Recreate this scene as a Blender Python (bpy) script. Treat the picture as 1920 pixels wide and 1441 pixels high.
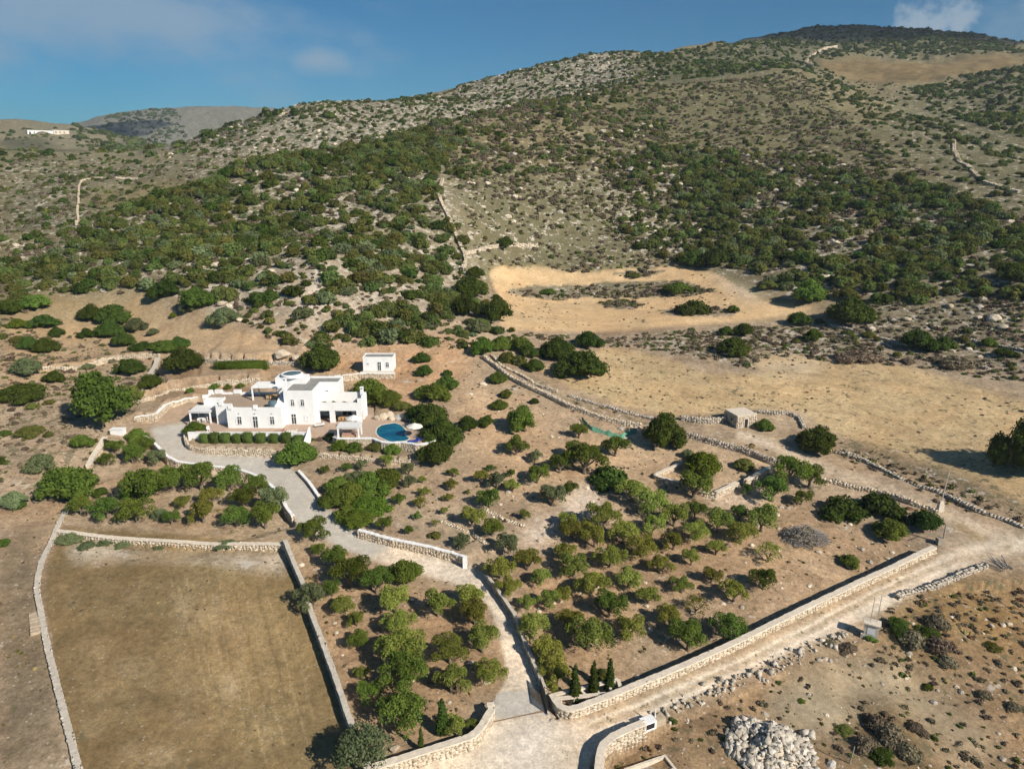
import bpy, math, random
import numpy as np
from math import radians, sin, cos, pi
for _o in list(bpy.data.objects): bpy.data.objects.remove(_o)
RNG = np.random.default_rng(7); random.seed(7)
SC = bpy.context.scene
COL = SC.collection

# ------------------------------------------------------------------ camera
PITCH = radians(16.5); CAMZ = 55.0; LENS = 25.0
F = LENS / 36.0 * 1920.0                      # focal length in photo pixels (1920 wide)
cam = bpy.data.objects.new('camera', bpy.data.cameras.new('camera')); COL.objects.link(cam)
cam.location = (0, 0, CAMZ); cam.rotation_euler = (radians(90) - PITCH, 0, 0)
cam.data.lens = LENS; cam.data.sensor_width = 36; cam.data.clip_start = 1; cam.data.clip_end = 20000
SC.camera = cam

# ------------------------------------------------------------------ light
SUN_EL, SUN_BACK = 34.0, 40.0                 # sun to the right of the view, turned behind the camera
sd = (cos(radians(SUN_EL)) * cos(radians(SUN_BACK)), -cos(radians(SUN_EL)) * sin(radians(SUN_BACK)), sin(radians(SUN_EL)))
sun = bpy.data.objects.new('sun', bpy.data.lights.new('sun', 'SUN')); COL.objects.link(sun)
sun.data.energy = 5.0; sun.data.angle = radians(0.5); sun.data.color = (1.0, 0.91, 0.785)
from mathutils import Vector
sun.rotation_euler = Vector(sd).to_track_quat('Z', 'Y').to_euler()

world = bpy.data.worlds.new('World'); SC.world = world; world.use_nodes = True
wn, wl = world.node_tree.nodes, world.node_tree.links
wn.clear()
w_out = wn.new('ShaderNodeOutputWorld'); w_bg = wn.new('ShaderNodeBackground'); w_sky = wn.new('ShaderNodeTexSky')
w_sky.sky_type = 'NISHITA'; w_sky.sun_disc = False
w_sky.sun_elevation = radians(SUN_EL); w_sky.sun_rotation = math.atan2(sd[0], sd[1])
w_sky.altitude = 300; w_sky.air_density = 1.0; w_sky.dust_density = 0.1; w_sky.ozone_density = 3.0
w_bg.inputs['Strength'].default_value = 0.055
w_tc = wn.new('ShaderNodeTexCoord')
def cloud_dir(px, py):
    u, v = (px - 960) / F, (720 - py) / F
    d = Vector((u, cos(PITCH) + v * sin(PITCH), -sin(PITCH) + v * cos(PITCH))); return d.normalized()
def wmath(op, a, b=None, c=None):
    n = wn.new('ShaderNodeMath'); n.operation = op
    for i, x in enumerate((a, b, c)):
        if x is None: continue
        if isinstance(x, (int, float)): n.inputs[i].default_value = x
        else: wl.new(x, n.inputs[i])
    return n.outputs[0]
def cloud_layer(spots, scale, stretch, lo, hi, alpha):
    no = wn.new('ShaderNodeTexNoise'); no.inputs['Scale'].default_value = scale; no.inputs['Detail'].default_value = 8; no.inputs['Roughness'].default_value = 0.6
    mp = wn.new('ShaderNodeMapping'); mp.inputs['Scale'].default_value = (1, 1, stretch)
    wl.new(w_tc.outputs['Generated'], mp.inputs[0]); wl.new(mp.outputs[0], no.inputs['Vector']); cover = None
    for px, py, rx, rz in spots:
        d = cloud_dir(px, py); sub_ = wn.new('ShaderNodeVectorMath'); sub_.operation = 'SUBTRACT'; sub_.inputs[1].default_value = d; wl.new(w_tc.outputs['Generated'], sub_.inputs[0])
        sc = wn.new('ShaderNodeVectorMath'); sc.operation = 'MULTIPLY'; sc.inputs[1].default_value = (1 / rx, 1 / rx, 1 / rz); wl.new(sub_.outputs[0], sc.inputs[0])
        ln = wn.new('ShaderNodeVectorMath'); ln.operation = 'LENGTH'; wl.new(sc.outputs[0], ln.inputs[0])
        c = wmath('SUBTRACT', 1.0, ln.outputs['Value']); cover = c if cover is None else wmath('MAXIMUM', cover, c)
    f = wmath('MULTIPLY_ADD', wmath('SUBTRACT', no.outputs['Fac'], 0.5), 2.4, cover)
    m = wn.new('ShaderNodeMapRange'); m.interpolation_type = 'SMOOTHSTEP'; m.inputs['From Min'].default_value = lo; m.inputs['From Max'].default_value = hi; m.inputs['To Max'].default_value = alpha
    wl.new(f, m.inputs['Value']); return m.outputs[0]
wisps = cloud_layer(((60, 5, .42, .12), (330, 40, .26, .075), (595, 112, .055, .028), (-700, 60, .4, .1), (2600, -100, .4, .12), (900, -900, .4, .2)), 5.0, 2.2, .05, .9, .68)
puffs = cloud_layer(((1765, 44, .058, .032), (1722, 40, .034, .030), (2450, 60, .08, .04), (-420, 80, .08, .035)), 42.0, 1.1, .05, .8, .9)
dens = wmath('MAXIMUM', wisps, puffs)
w_mix = wn.new('ShaderNodeMixRGB'); w_mix.inputs['Color2'].default_value = (4.6, 6.0, 7.4, 1)
wl.new(dens, w_mix.inputs['Fac']); 
w_tint = wn.new('ShaderNodeMixRGB'); w_tint.blend_type = 'MULTIPLY'; w_tint.inputs['Fac'].default_value = 1.0
w_tint.inputs['Color2'].default_value = (0.27, 0.75, 0.98, 1)
wl.new(w_sky.outputs[0], w_tint.inputs['Color1']); wl.new(w_tint.outputs[0], w_mix.inputs['Color1'])
wl.new(w_mix.outputs[0], w_bg.inputs['Color']); wl.new(w_bg.outputs[0], w_out.inputs[0])

vs = SC.view_settings
vs.view_transform = 'Standard'; vs.look = 'None'; vs.gamma = 1.0; vs.use_curve_mapping = False
vs.exposure = 0.35
SC.cycles.max_bounces = 5; SC.cycles.diffuse_bounces = 2; SC.cycles.volume_bounces = 0; SC.cycles.glossy_bounces = 2; SC.cycles.transparent_max_bounces = 8
SC.cycles.use_light_tree = False; SC.cycles.caustics_reflective = False; SC.cycles.caustics_refractive = False; world.cycles.sampling_method = 'MANUAL'; world.cycles.sample_map_resolution = 512; SC.cycles.use_denoising = True; SC.cycles.use_adaptive_sampling = True; SC.cycles.adaptive_threshold = 0.03

# ------------------------------------------------------------------ helpers
def new(name, data=None, parent=None, label=None, cat=None, group=None, kind=None, loc=None, rotz=None, mat=None):
    o = bpy.data.objects.new(name, data); COL.objects.link(o)
    if parent is not None: o.parent = parent
    if label: o['label'] = label
    if cat: o['category'] = cat
    if group: o['group'] = group
    if kind: o['kind'] = kind
    if loc is not None: o.location = loc
    if rotz is not None: o.rotation_euler = (0, 0, rotz)
    if mat is not None and data is not None and hasattr(data, 'materials') and len(data.materials) == 0: data.materials.append(mat)
    return o
def pydata(name, v, f, smooth=False):
    m = bpy.data.meshes.new(name); m.from_pydata([tuple(p) for p in v], [], [tuple(q) for q in f]); m.update()
    if smooth: m.polygons.foreach_set('use_smooth', [True] * len(m.polygons))
    return m
def npmesh(name, v, q, smooth=False):
    """v (n,3) floats, q (m,k) ints, quads or triangles"""
    v = np.asarray(v, np.float32); q = np.asarray(q, np.int32); k = q.shape[1]
    m = bpy.data.meshes.new(name)
    m.vertices.add(len(v)); m.vertices.foreach_set('co', v.ravel())
    m.loops.add(q.size); m.loops.foreach_set('vertex_index', q.ravel())
    m.polygons.add(len(q)); m.polygons.foreach_set('loop_start', np.arange(0, q.size, k, dtype=np.int32))
    if smooth: m.polygons.foreach_set('use_smooth', np.ones(len(q), bool))
    m.update(calc_edges=True); return m
def fattr(m, name, arr, domain='POINT'):
    a = m.attributes.new(name, 'FLOAT', domain); a.data.foreach_set('value', np.asarray(arr, np.float32).ravel())
def cattr(m, name, arr):
    arr = np.asarray(arr, np.float32)
    if arr.shape[1] == 3: arr = np.hstack([arr, np.ones((len(arr), 1), np.float32)])
    a = m.attributes.new(name, 'FLOAT_COLOR', 'POINT'); a.data.foreach_set('color', arr.ravel())
BOXF = [(0, 3, 2, 1), (4, 5, 6, 7), (0, 1, 5, 4), (1, 2, 6, 5), (2, 3, 7, 6), (3, 0, 4, 7)]
class MB:
    """collects simple solids and links them as one mesh"""
    def __init__(s): s.v = []; s.f = []
    def box(s, x0, x1, y0, y1, z0, z1):
        b = len(s.v); s.v += [(x0, y0, z0), (x1, y0, z0), (x1, y1, z0), (x0, y1, z0), (x0, y0, z1), (x1, y0, z1), (x1, y1, z1), (x0, y1, z1)]
        s.f += [tuple(b + i for i in q) for q in BOXF]; return s
    def prism(s, poly, z0, z1):
        b = len(s.v); n = len(poly)
        zf = (lambda i: z1) if isinstance(z1, (int, float)) else (lambda i: z1[i])
        s.v += [(p[0], p[1], z0) for p in poly] + [(p[0], p[1], zf(i)) for i, p in enumerate(poly)]
        s.f += [tuple(b + i for i in range(n - 1, -1, -1)), tuple(b + n + i for i in range(n))]
        s.f += [(b + i, b + (i + 1) % n, b + n + (i + 1) % n, b + n + i) for i in range(n)]; return s
    def tube(s, p0, p1, r0, r1=None, n=8):
        r1 = r0 if r1 is None else r1
        p0, p1 = Vector(p0), Vector(p1); d = (p1 - p0).normalized()
        a = d.orthogonal().normalized(); c = d.cross(a); b = len(s.v)
        for p, r in ((p0, r0), (p1, r1)):
            for i in range(n):
                t = 2 * pi * i / n; q = p + a * (cos(t) * r) + c * (sin(t) * r); s.v.append(tuple(q))
        s.f += [(b + i, b + (i + 1) % n, b + n + (i + 1) % n, b + n + i) for i in range(n)]
        s.f += [tuple(b + i for i in range(n - 1, -1, -1)), tuple(b + n + i for i in range(n))]; return s
    def quad(s, a, b_, c, d):
        b = len(s.v); s.v += [a, b_, c, d]; s.f.append((b, b + 1, b + 2, b + 3)); return s
    def lathe(s, prof, cx=0, cy=0, n=24):
        b = len(s.v); m = len(prof)
        for i in range(n):
            t = 2 * pi * i / n
            s.v += [(cx + r * cos(t), cy + r * sin(t), z) for r, z in prof]
        for i in range(n):
            j = (i + 1) % n
            s.f += [(b + i * m + k, b + j * m + k, b + j * m + k + 1, b + i * m + k + 1) for k in range(m - 1)]
        return s
    def build(s, name, mat, parent=None, smooth=False, **kw):
        return new(name, pydata(name, s.v, s.f, smooth), parent, mat=mat, **kw)

# ---- numpy value noise
def _hash(ix, iy, seed):
    h = (ix.astype(np.int64) * 374761393 + iy.astype(np.int64) * 668265263 + seed * 1274126177) & 0xffffffff
    h = ((h ^ (h >> 13)) * 1274126177) & 0xffffffff
    return ((h ^ (h >> 16)) & 0xffff) / 65535.0
def vnoise(x, y, seed=0):
    ix, iy = np.floor(x), np.floor(y); fx, fy = x - ix, y - iy
    fx = fx * fx * (3 - 2 * fx); fy = fy * fy * (3 - 2 * fy)
    a = _hash(ix, iy, seed); b = _hash(ix + 1, iy, seed); c = _hash(ix, iy + 1, seed); d = _hash(ix + 1, iy + 1, seed)
    return (a * (1 - fx) + b * fx) * (1 - fy) + (c * (1 - fx) + d * fx) * fy
def fbm(x, y, wl_, octv=4, seed=0, rough=0.5):
    s = 0.0; amp = 1.0; tot = 0.0
    for o in range(octv):
        s = s + amp * vnoise(x / wl_ + 17.3 * o, y / wl_ - 9.1 * o, seed + o); tot += amp; amp *= rough; wl_ /= 2.03
    return s / tot
def sstep(a, b, x):
    t = np.clip((x - a) / (b - a), 0, 1); return t * t * (3 - 2 * t)

# ------------------------------------------------------------------ terrain shape
CP, SP = cos(PITCH), sin(PITCH)
def ray(px, py):
    u, v = (np.asarray(px, float) - 960) / F, (720 - np.asarray(py, float)) / F
    return u, CP + v * SP, -SP + v * CP
def at_z(px, py, z):
    u, y, zz = ray(px, py); t = (z - CAMZ) / zz; return np.array([u * t, y * t, z])
def at_y(px, py, Y):
    u, y, zz = ray(px, py); t = Y / y; return np.array([u * t, Y, CAMZ + zz * t])
# ground heights seen along rays: (column, row, height of the ground there)
CZ = [(-300, 1441, 2), (0, 1441, 1.5), (350, 1441, 1), (720, 1430, 0), (960, 1441, -.4), (1130, 1420, -.4), (1500, 1441, -1.6), (1920, 1441, -1.4), (2200, 1441, -1),
 (0, 1900, 0), (700, 1900, -1), (1300, 1900, -1.5), (1920, 1900, -2.5),
 (-200, 1200, 3.5), (0, 1200, 2.6), (350, 1200, 2), (640, 1200, 1.2), (960, 1200, 1.2), (1250, 1200, .6), (1500, 1200, .4), (1700, 1200, .2), (1920, 1200, .6), (2150, 1200, 1.5),
 (0, 1030, 4.5), (300, 1030, 3.5), (620, 1000, 3.6), (900, 1040, 2.8), (1200, 1000, 2.6), (1500, 1000, 2), (1760, 1010, 2), (1920, 1010, 2.6), (2200, 1010, 5),
 (-250, 900, 8.5), (0, 900, 7), (150, 900, 6), (400, 930, 4.4), (560, 930, 4.8), (760, 920, 5), (1000, 900, 5), (1300, 890, 4.4), (1600, 880, 4.4), (1920, 900, 6),
 (0, 790, 10), (150, 790, 9.3), (300, 790, 8.1), (450, 862, 5.9), (350, 845, 6.6), (850, 790, 8.4), (1100, 780, 8), (1350, 790, 6.9), (1650, 780, 8), (1920, 780, 9.6), (2250, 780, 13),
 (-200, 690, 16), (0, 690, 14), (300, 690, 12.2), (500, 690, 12), (700, 690, 12.1), (900, 680, 12.4), (1150, 680, 11), (1400, 690, 11.2), (1650, 690, 12.4), (1920, 690, 14),
 (0, 600, 19), (250, 600, 17), (600, 600, 19), (850, 600, 17.6), (1000, 610, 15.4), (1250, 610, 15), (1500, 600, 16.2), (1750, 600, 18.5), (1920, 600, 20), (2250, 600, 25),
 (-250, 500, 30), (0, 500, 27), (300, 500, 29), (600, 500, 30), (850, 520, 24), (1000, 500, 24), (1250, 500, 24), (1450, 520, 23.6), (1700, 510, 27.5), (1920, 510, 29)]
# hillsides: (column, row, distance away)
CY = [(-150, 455, 235), (0, 440, 245), (150, 425, 250), (300, 372, 270), (480, 305, 300), (700, 270, 335), (830, 232, 365), (1000, 190, 430), (1150, 165, 480), (1350, 140, 540), (1500, 130, 580),
 (400, 420, 245), (600, 400, 250), (850, 400, 255), (850, 300, 310), (1000, 400, 270), (1000, 300, 330), (1250, 400, 290), (1250, 300, 345), (1250, 220, 420), (1500, 420, 265), (1500, 300, 340), (1500, 220, 430),
 (1750, 420, 245), (1750, 320, 310), (1920, 400, 240), (2150, 380, 250), (1900, 330, 290), (1750, 260, 370), (1920, 290, 350),
 (0, 425, 330), (150, 405, 335), (0, 350, 400), (130, 345, 400), (-200, 290, 520), (0, 285, 520), (130, 283, 520), (290, 298, 560), (290, 350, 400), (420, 300, 430), (600, 265, 450), (760, 240, 470),
 (420, 247, 560), (520, 207, 560), (560, 195, 560), (700, 187, 580), (830, 180, 610), (900, 155, 640), (1010, 125, 670), (1130, 95, 700), (1200, 100, 740), (950, 185, 560), (1100, 150, 600),
 (1300, 85, 800), (1450, 68, 900), (1580, 47, 980), (1700, 52, 960), (1800, 62, 930), (1920, 80, 900), (2150, 110, 900), (1300, 120, 660), (1450, 105, 740), (1560, 120, 720), (1700, 105, 800), (1900, 105, 780),
 (1640, 200, 500), (1580, 160, 580), (1720, 165, 600), (1800, 145, 620), (1920, 130, 620), (2200, 130, 600), (1750, 215, 490), (1850, 220, 460), (1920, 250, 400),
 (0, 247, 1350), (100, 245, 1350), (200, 252, 1300), (350, 282, 1100), (0, 259, 1470), (80, 257, 1470), (-200, 256, 1450), (0, 266, 1750), (0, 272, 900), (130, 277, 900), (230, 290, 850), (-300, 240, 1350),
 (140, 240, 2100), (200, 216, 2200), (270, 206, 2250), (330, 203, 2300), (430, 201, 2350), (530, 206, 2350), (640, 225, 2350), (250, 240, 1900), (430, 240, 1900), (-200, 262, 2200)]
# land hidden behind the crests: (column at horizon, distance, height above gate)
CH = [(0, 285, 27), (300, 300, 36), (480, 345, 50), (700, 390, 60), (1000, 500, 88), (0, 700, 52), (150, 700, 50), (-300, 700, 55), (520, 720, 75), (830, 800, 115), (1130, 900, 150), (1580, 1250, 215), (1900, 1200, 200),
 (300, 720, 48), (0, 1700, 95), (300, 1500, 70), (500, 1400, 60), (800, 1700, 80), (1300, 2000, 120), (1900, 2000, 130), (400, 3200, 120), (0, 3200, 90), (1000, 3200, 70), (1600, 3200, 80), (2300, 1500, 160), (2300, 3000, 100), (-500, 3000, 90)]
pts = [at_z(*c) for c in CZ] + [at_y(*c) for c in CY] + [np.array([(c[0] - 960) / F * c[1], c[1], c[2]]) for c in CH]
pts = np.array(pts)
def warp(x, y):
    return np.arctan2(x, y) * 2.6, np.log(np.hypot(x, y)) * 2.2
def tps_fit(P, lam=2e-4):
    wu, wv = warp(P[:, 0], P[:, 1]); W = np.stack([wu, wv], 1); n = len(W)
    d2 = ((W[:, None] - W[None]) ** 2).sum(2); K = 0.5 * d2 * np.log(d2 + 1e-12)
    A = np.zeros((n + 3, n + 3)); A[:n, :n] = K + np.eye(n) * lam; A[:n, n] = 1; A[:n, n + 1:] = W; A[n, :n] = 1; A[n + 1:, :n] = W.T
    b = np.zeros(n + 3); b[:n] = P[:, 2]
    return W, np.linalg.solve(A, b)
TW, TC = tps_fit(pts)
def tps(x, y):
    wu, wv = warp(x, y); n = len(TW)
    z = TC[n] + TC[n + 1] * wu + TC[n + 2] * wv
    for i in range(n):
        d2 = (wu - TW[i, 0]) ** 2 + (wv - TW[i, 1]) ** 2
        z = z + TC[i] * (0.5 * d2 * np.log(d2 + 1e-12))
    return z
NTH, NR = 800, 760
TH = np.linspace(radians(-52), radians(52), NTH); LR = np.linspace(math.log(24.0), math.log(3400.0), NR)
# finer rings where the ground lies close
LR = math.log(24.0) + (math.log(3400.0) - math.log(24.0)) * (lambda t: 0.35 * t ** 1.6 + 0.65 * t)(np.linspace(0, 1, NR))
GT, GL = np.meshgrid(TH, LR); GX = np.sin(GT) * np.exp(GL); GY = np.cos(GT) * np.exp(GL)
# coarse spline, then noise on the fine grid
_ct = np.linspace(TH[0], TH[-1], 200); _cl = np.linspace(LR[0], LR[-1], 240)
_A, _B = np.meshgrid(_ct, _cl); _cz = tps(np.sin(_A) * np.exp(_B), np.cos(_A) * np.exp(_B))
def bil(th, lr, tax, lax, Z):
    i = np.clip(np.searchsorted(lax, lr) - 1, 0, len(lax) - 2); fy = np.clip((lr - lax[i]) / (lax[i + 1] - lax[i]), 0, 1)
    fx = np.clip((th - tax[0]) / (tax[1] - tax[0]), 0, len(tax) - 1.001); j = fx.astype(int); fx = fx - j
    return (Z[i, j] * (1 - fx) + Z[i, j + 1] * fx) * (1 - fy) + (Z[i + 1, j] * (1 - fx) + Z[i + 1, j + 1] * fx) * fy
GZ = bil(GT.ravel(), GL.ravel(), _ct, _cl, _cz).reshape(GT.shape)
RR = np.exp(GL)
hill = sstep(190, 330, RR)
GZ += (fbm(GX, GY, 60, 4, 3) - .5) * (1.0 + 9 * hill * sstep(220, 700, RR)) + (fbm(GX, GY, 14, 4, 5) - .5) * (0.35 + 2.6 * hill + 5 * sstep(400, 1200, RR)) + (fbm(GX, GY, 3, 3, 9) - .5) * (.12 + .5 * hill)
def zat(x, y):
    x = np.asarray(x, float); y = np.asarray(y, float)
    return bil(np.arctan2(x, y).ravel(), np.log(np.maximum(np.hypot(x, y), 1)).ravel(), TH, LR, GZ).reshape(x.shape)
_rs = np.exp(np.linspace(math.log(30), math.log(3300), 900))
def hit(P, dz=0.0, sub=1):
    """photo columns/rows -> points of the ground (raised by dz) along those rays"""
    P = np.atleast_2d(np.asarray(P, float)); u, yy, zz = ray(P[:, 0], P[:, 1])
    h = np.hypot(u, yy); rs0 = _rs[::sub]; T = rs0[None] / h[:, None]
    D = CAMZ + zz[:, None] * T - (zat(u[:, None] * T, yy[:, None] * T) + dz)
    k = np.argmax(D < 0, axis=1); k = np.where((D < 0).any(1), np.maximum(k, 1), len(rs0) - 1)
    r = np.arange(len(P)); a, b = D[r, k - 1], D[r, k]; f = np.clip(a / (a - b + 1e-9), 0, 1)
    t = T[r, k - 1] + (T[r, k] - T[r, k - 1]) * f
    return np.stack([u * t, yy * t, CAMZ + zz * t - dz], 1)
def crop(L, ox, oy, s): return [(ox + p[0] / s, oy + p[1] / s) + tuple(p[2:]) for p in L]
# ------------------------------------------------------------------ terraces: where walls hold the ground back
def seg_dist(x, y, pl):
    """signed distance to a polyline: + on the side away from the camera; along = 0 past its ends"""
    best = np.full(x.shape, 1e9); sg = np.zeros(x.shape); inside = np.zeros(x.shape)
    for (ax, ay), (bx, by) in zip(pl[:-1], pl[1:]):
        dx, dy = bx - ax, by - ay; L2 = dx * dx + dy * dy + 1e-9
        t = ((x - ax) * dx + (y - ay) * dy) / L2; tc = np.clip(t, 0, 1)
        ex, ey = x - ax - tc * dx, y - ay - tc * dy; d = np.hypot(ex, ey)
        far = np.sign(dx * ((ay + by) / 2) - dy * ((ax + bx) / 2)) or 1.0
        s = np.sign(dx * (y - ay) - dy * (x - ax)) * far
        over = np.maximum(np.maximum(-t, t - 1), 0) * math.sqrt(L2)
        w = d < best; best = np.where(w, d, best); sg = np.where(w, s, sg); inside = np.where(w, np.exp(-over / 1.2), inside)
    return best, sg, inside
STEPS = []
def step(pxs, h, far=0.0, near=0.0, decay=8.0):
    """lift the ground just behind a wall by far, sink the ground before it by near"""
    p = hit(pxs)[:, :2]
    m = (GX > p[:, 0].min() - 30) & (GX < p[:, 0].max() + 30) & (GY > p[:, 1].min() - 30) & (GY < p[:, 1].max() + 30)
    d, s, i = seg_dist(GX[m], GY[m], p)
    GZ[m] += i * np.where(s > 0, far * np.exp(-d / decay), -near * np.exp(-d / decay))
    STEPS.append(p)
W_FIELD_TOP = crop([(345, 640), (500, 655), (700, 675), (900, 690), (1200, 705), (1500, 712), (1710, 718)], 0, 800, 3.2)
W_DRIVE_LOW = crop([(860, 62), (915, 100), (960, 148), (1010, 195), (1070, 230), (1200, 246), (1400, 262), (1500, 292), (1580, 330), (1640, 380), (1690, 445), (1720, 505), (1760, 560)], 0, 800, 3.2)
W_DRIVE_UP = crop([(385, 75), (600, 130), (800, 178), (930, 205), (1000, 240)], 550, 980, 3.125)
W_GARDEN = crop([(62, 660), (75, 720), (105, 745), (200, 765), (400, 775), (600, 785), (740, 792)], 330, 640, 3.692)
W_GARDEN2 = crop([(960, 800), (1090, 800), (1290, 815), (1450, 830), (1680, 835)], 330, 640, 3.692)
W_BACK1 = crop([(150, 770), (280, 730), (420, 690), (520, 640), (640, 620), (760, 600), (900, 580), (1100, 560), (1300, 545), (1500, 535), (1680, 530)], 240, 640, 6.857)
W_BACK2 = crop([(90, 1010), (200, 1008), (350, 1000), (440, 920), (520, 840), (640, 800), (760, 770), (900, 750)], 240, 640, 6.857)
W_TOP = crop([(1000, 255), (1200, 265), (1500, 270), (1900, 275), (2200, 268)], 240, 640, 6.857)
W_LEFT = crop([(330, 850), (480, 850), (620, 840), (760, 800), (900, 775), (1100, 760), (1190, 750)], 0, 480, 4)
step(W_FIELD_TOP, 0, far=.3, near=.45)
step(W_DRIVE_LOW, 0, near=1.3, decay=9)
step(W_DRIVE_UP, 0, far=1.1)
step(W_GARDEN, 0, far=1.2, decay=20)
step(W_GARDEN2, 0, far=.9, decay=5)
step(W_BACK1, 0, far=1.9); step(W_BACK2, 0, far=1.5, decay=5); step(W_TOP, 0, far=2.0); step(W_LEFT, 0, far=1.5, decay=5)
W_ROAD = hit([(1036, 1296), (1040, 1306), (1050, 1322), (1067, 1329), (1090, 1323), (1117, 1313), (1175, 1290), (1233, 1267), (1292, 1242), (1350, 1216), (1400, 1193), (1468, 1159), (1544, 1122), (1617, 1087), (1712, 1043), (1752, 1024)], .95)[:, :2]
_p = W_ROAD[3:]; _t = np.gradient(_p, axis=0); _n = np.stack([-_t[:, 1], _t[:, 0]], 1); _n /= np.linalg.norm(_n, axis=1)[:, None]; _p = _p + _n * .32
_m = (GX > _p[:, 0].min() - 20) & (GX < _p[:, 0].max() + 20) & (GY > _p[:, 1].min() - 20) & (GY < _p[:, 1].max() + 30)
_d, _s, _i = seg_dist(GX[_m], GY[_m], _p); GZ[_m] -= _i * np.where(_s > 0, 1.2 * np.exp(-_d / 10), 0)
_yard = hit([(1130, 1441), (1160, 1400), (1260, 1356), (1450, 1272), (1650, 1185), (1800, 1098), (1990, 1080), (1990, 1600), (1130, 1600)])[:, :2]
# the levelled ground the villa stands on
ZT = 8.5
POOLWALL = [tuple(at_z(620 + x / 8.727, 740 + y / 8.727, ZT)[:2]) for x, y in ((60, 690), (110, 716), (185, 722), (420, 720), (620, 718), (700, 722), (760, 748), (850, 778), (1000, 790), (1150, 780), (1270, 795), (1400, 820), (1550, 806), (1650, 780), (1705, 745), (1690, 712), (1600, 690))]
PLAT = [(-61.6, 125.6), (-60.4, 124.2), (-37.9, 124.2), (-37.6, 125.4), (-33.4, 125.4)] + POOLWALL + [(-17.0, 127.5), (-20.5, 131.0), (-24.0, 132.5), (-27.5, 133.0), (-28.5, 141.0), (-58.0, 141.0), (-63.2, 136.0), (-63.0, 130.0)]
def inpoly(x, y, P):
    P = np.asarray(P); r = np.zeros(x.shape, bool); j = len(P) - 1
    for i in range(len(P)):
        xi, yi = P[i]; xj, yj = P[j]
        c = ((yi > y) != (yj > y)) & (x < (xj - xi) * (y - yi) / (yj - yi + 1e-12) + xi)
        r ^= c; j = i
    return r
_m = inpoly(GX, GY, _yard); GZ[_m] += ((fbm(GX, GY, 11, 3, 77) - .5) * 3.4 - .6)[_m]
_m = inpoly(GX, GY, PLAT); GZ[_m] = np.minimum(GZ[_m], ZT - .35)
_m = inpoly(GX, GY, [(-65, 120), (-37, 120), (-37, 125), (-65, 125)]) & ~_m; GZ[_m] = np.minimum(GZ[_m], 7.4)

# ------------------------------------------------------------------ materials
MATS = {}
def ntree(name):
    m = bpy.data.materials.new(name); m.use_nodes = True; MATS[name] = m
    nt = m.node_tree; b = nt.nodes['Principled BSDF']; b.inputs['Specular IOR Level'].default_value = 0.2
    return m, nt, b
def nd(nt, t, **kw):
    n = nt.nodes.new(t)
    for k, v in kw.items():
        if hasattr(n, k): setattr(n, k, v)
        else: n.inputs[k.replace('_', ' ')].default_value = v
    return n
def mth(nt, op, a, b=None, c=None, clamp=False):
    n = nt.nodes.new('ShaderNodeMath'); n.operation = op; n.use_clamp = clamp
    for i, x in enumerate((a, b, c)):
        if x is None: continue
        if isinstance(x, (int, float)): n.inputs[i].default_value = x
        else: nt.links.new(x, n.inputs[i])
    return n.outputs[0]
def mix(nt, fac, a, b, blend='MIX'):
    n = nt.nodes.new('ShaderNodeMixRGB'); n.blend_type = blend
    for i, x in enumerate((fac, a, b)):
        if isinstance(x, (int, float)): n.inputs[i].default_value = x if i == 0 else (x, x, x, 1)
        elif isinstance(x, tuple): n.inputs[i].default_value = x + (1,) if len(x) == 3 else x
        else: nt.links.new(x, n.inputs[i])
    return n.outputs[0]
def noise(nt, pos, scale, detail=4, rough=.55, scl=None):
    if scl:
        mp = nt.nodes.new('ShaderNodeMapping'); mp.inputs['Scale'].default_value = scl; nt.links.new(pos, mp.inputs[0]); pos = mp.outputs[0]
    n = nd(nt, 'ShaderNodeTexNoise', Scale=scale, Detail=detail, Roughness=rough); nt.links.new(pos, n.inputs['Vector']); return n.outputs['Fac']
def rng_(nt, x, a, b, c=0., d=1.):
    n = nd(nt, 'ShaderNodeMapRange'); n.inputs[1].default_value = a; n.inputs[2].default_value = b; n.inputs[3].default_value = c; n.inputs[4].default_value = d
    nt.links.new(x, n.inputs[0]); return n.outputs[0]
def plain(name, col, rough=.8, vary=.12, scale=1.2, bump=0., metal=0., spec=.2):
    m, nt, b = ntree(name); g = nd(nt, 'ShaderNodeNewGeometry')
    f = noise(nt, g.outputs['Position'], scale, 5)
    k = rng_(nt, f, .3, .7, 1 - vary, 1 + vary)
    c = mix(nt, 1., col, k, 'MULTIPLY'); nt.links.new(c, b.inputs['Base Color'])
    b.inputs['Roughness'].default_value = rough; b.inputs['Metallic'].default_value = metal; b.inputs['Specular IOR Level'].default_value = spec
    if bump:
        bp = nd(nt, 'ShaderNodeBump', Strength=bump, Distance=.1); nt.links.new(noise(nt, g.outputs['Position'], scale * 4, 5), bp.inputs['Height']); nt.links.new(bp.outputs[0], b.inputs['Normal'])
    return m
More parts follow.
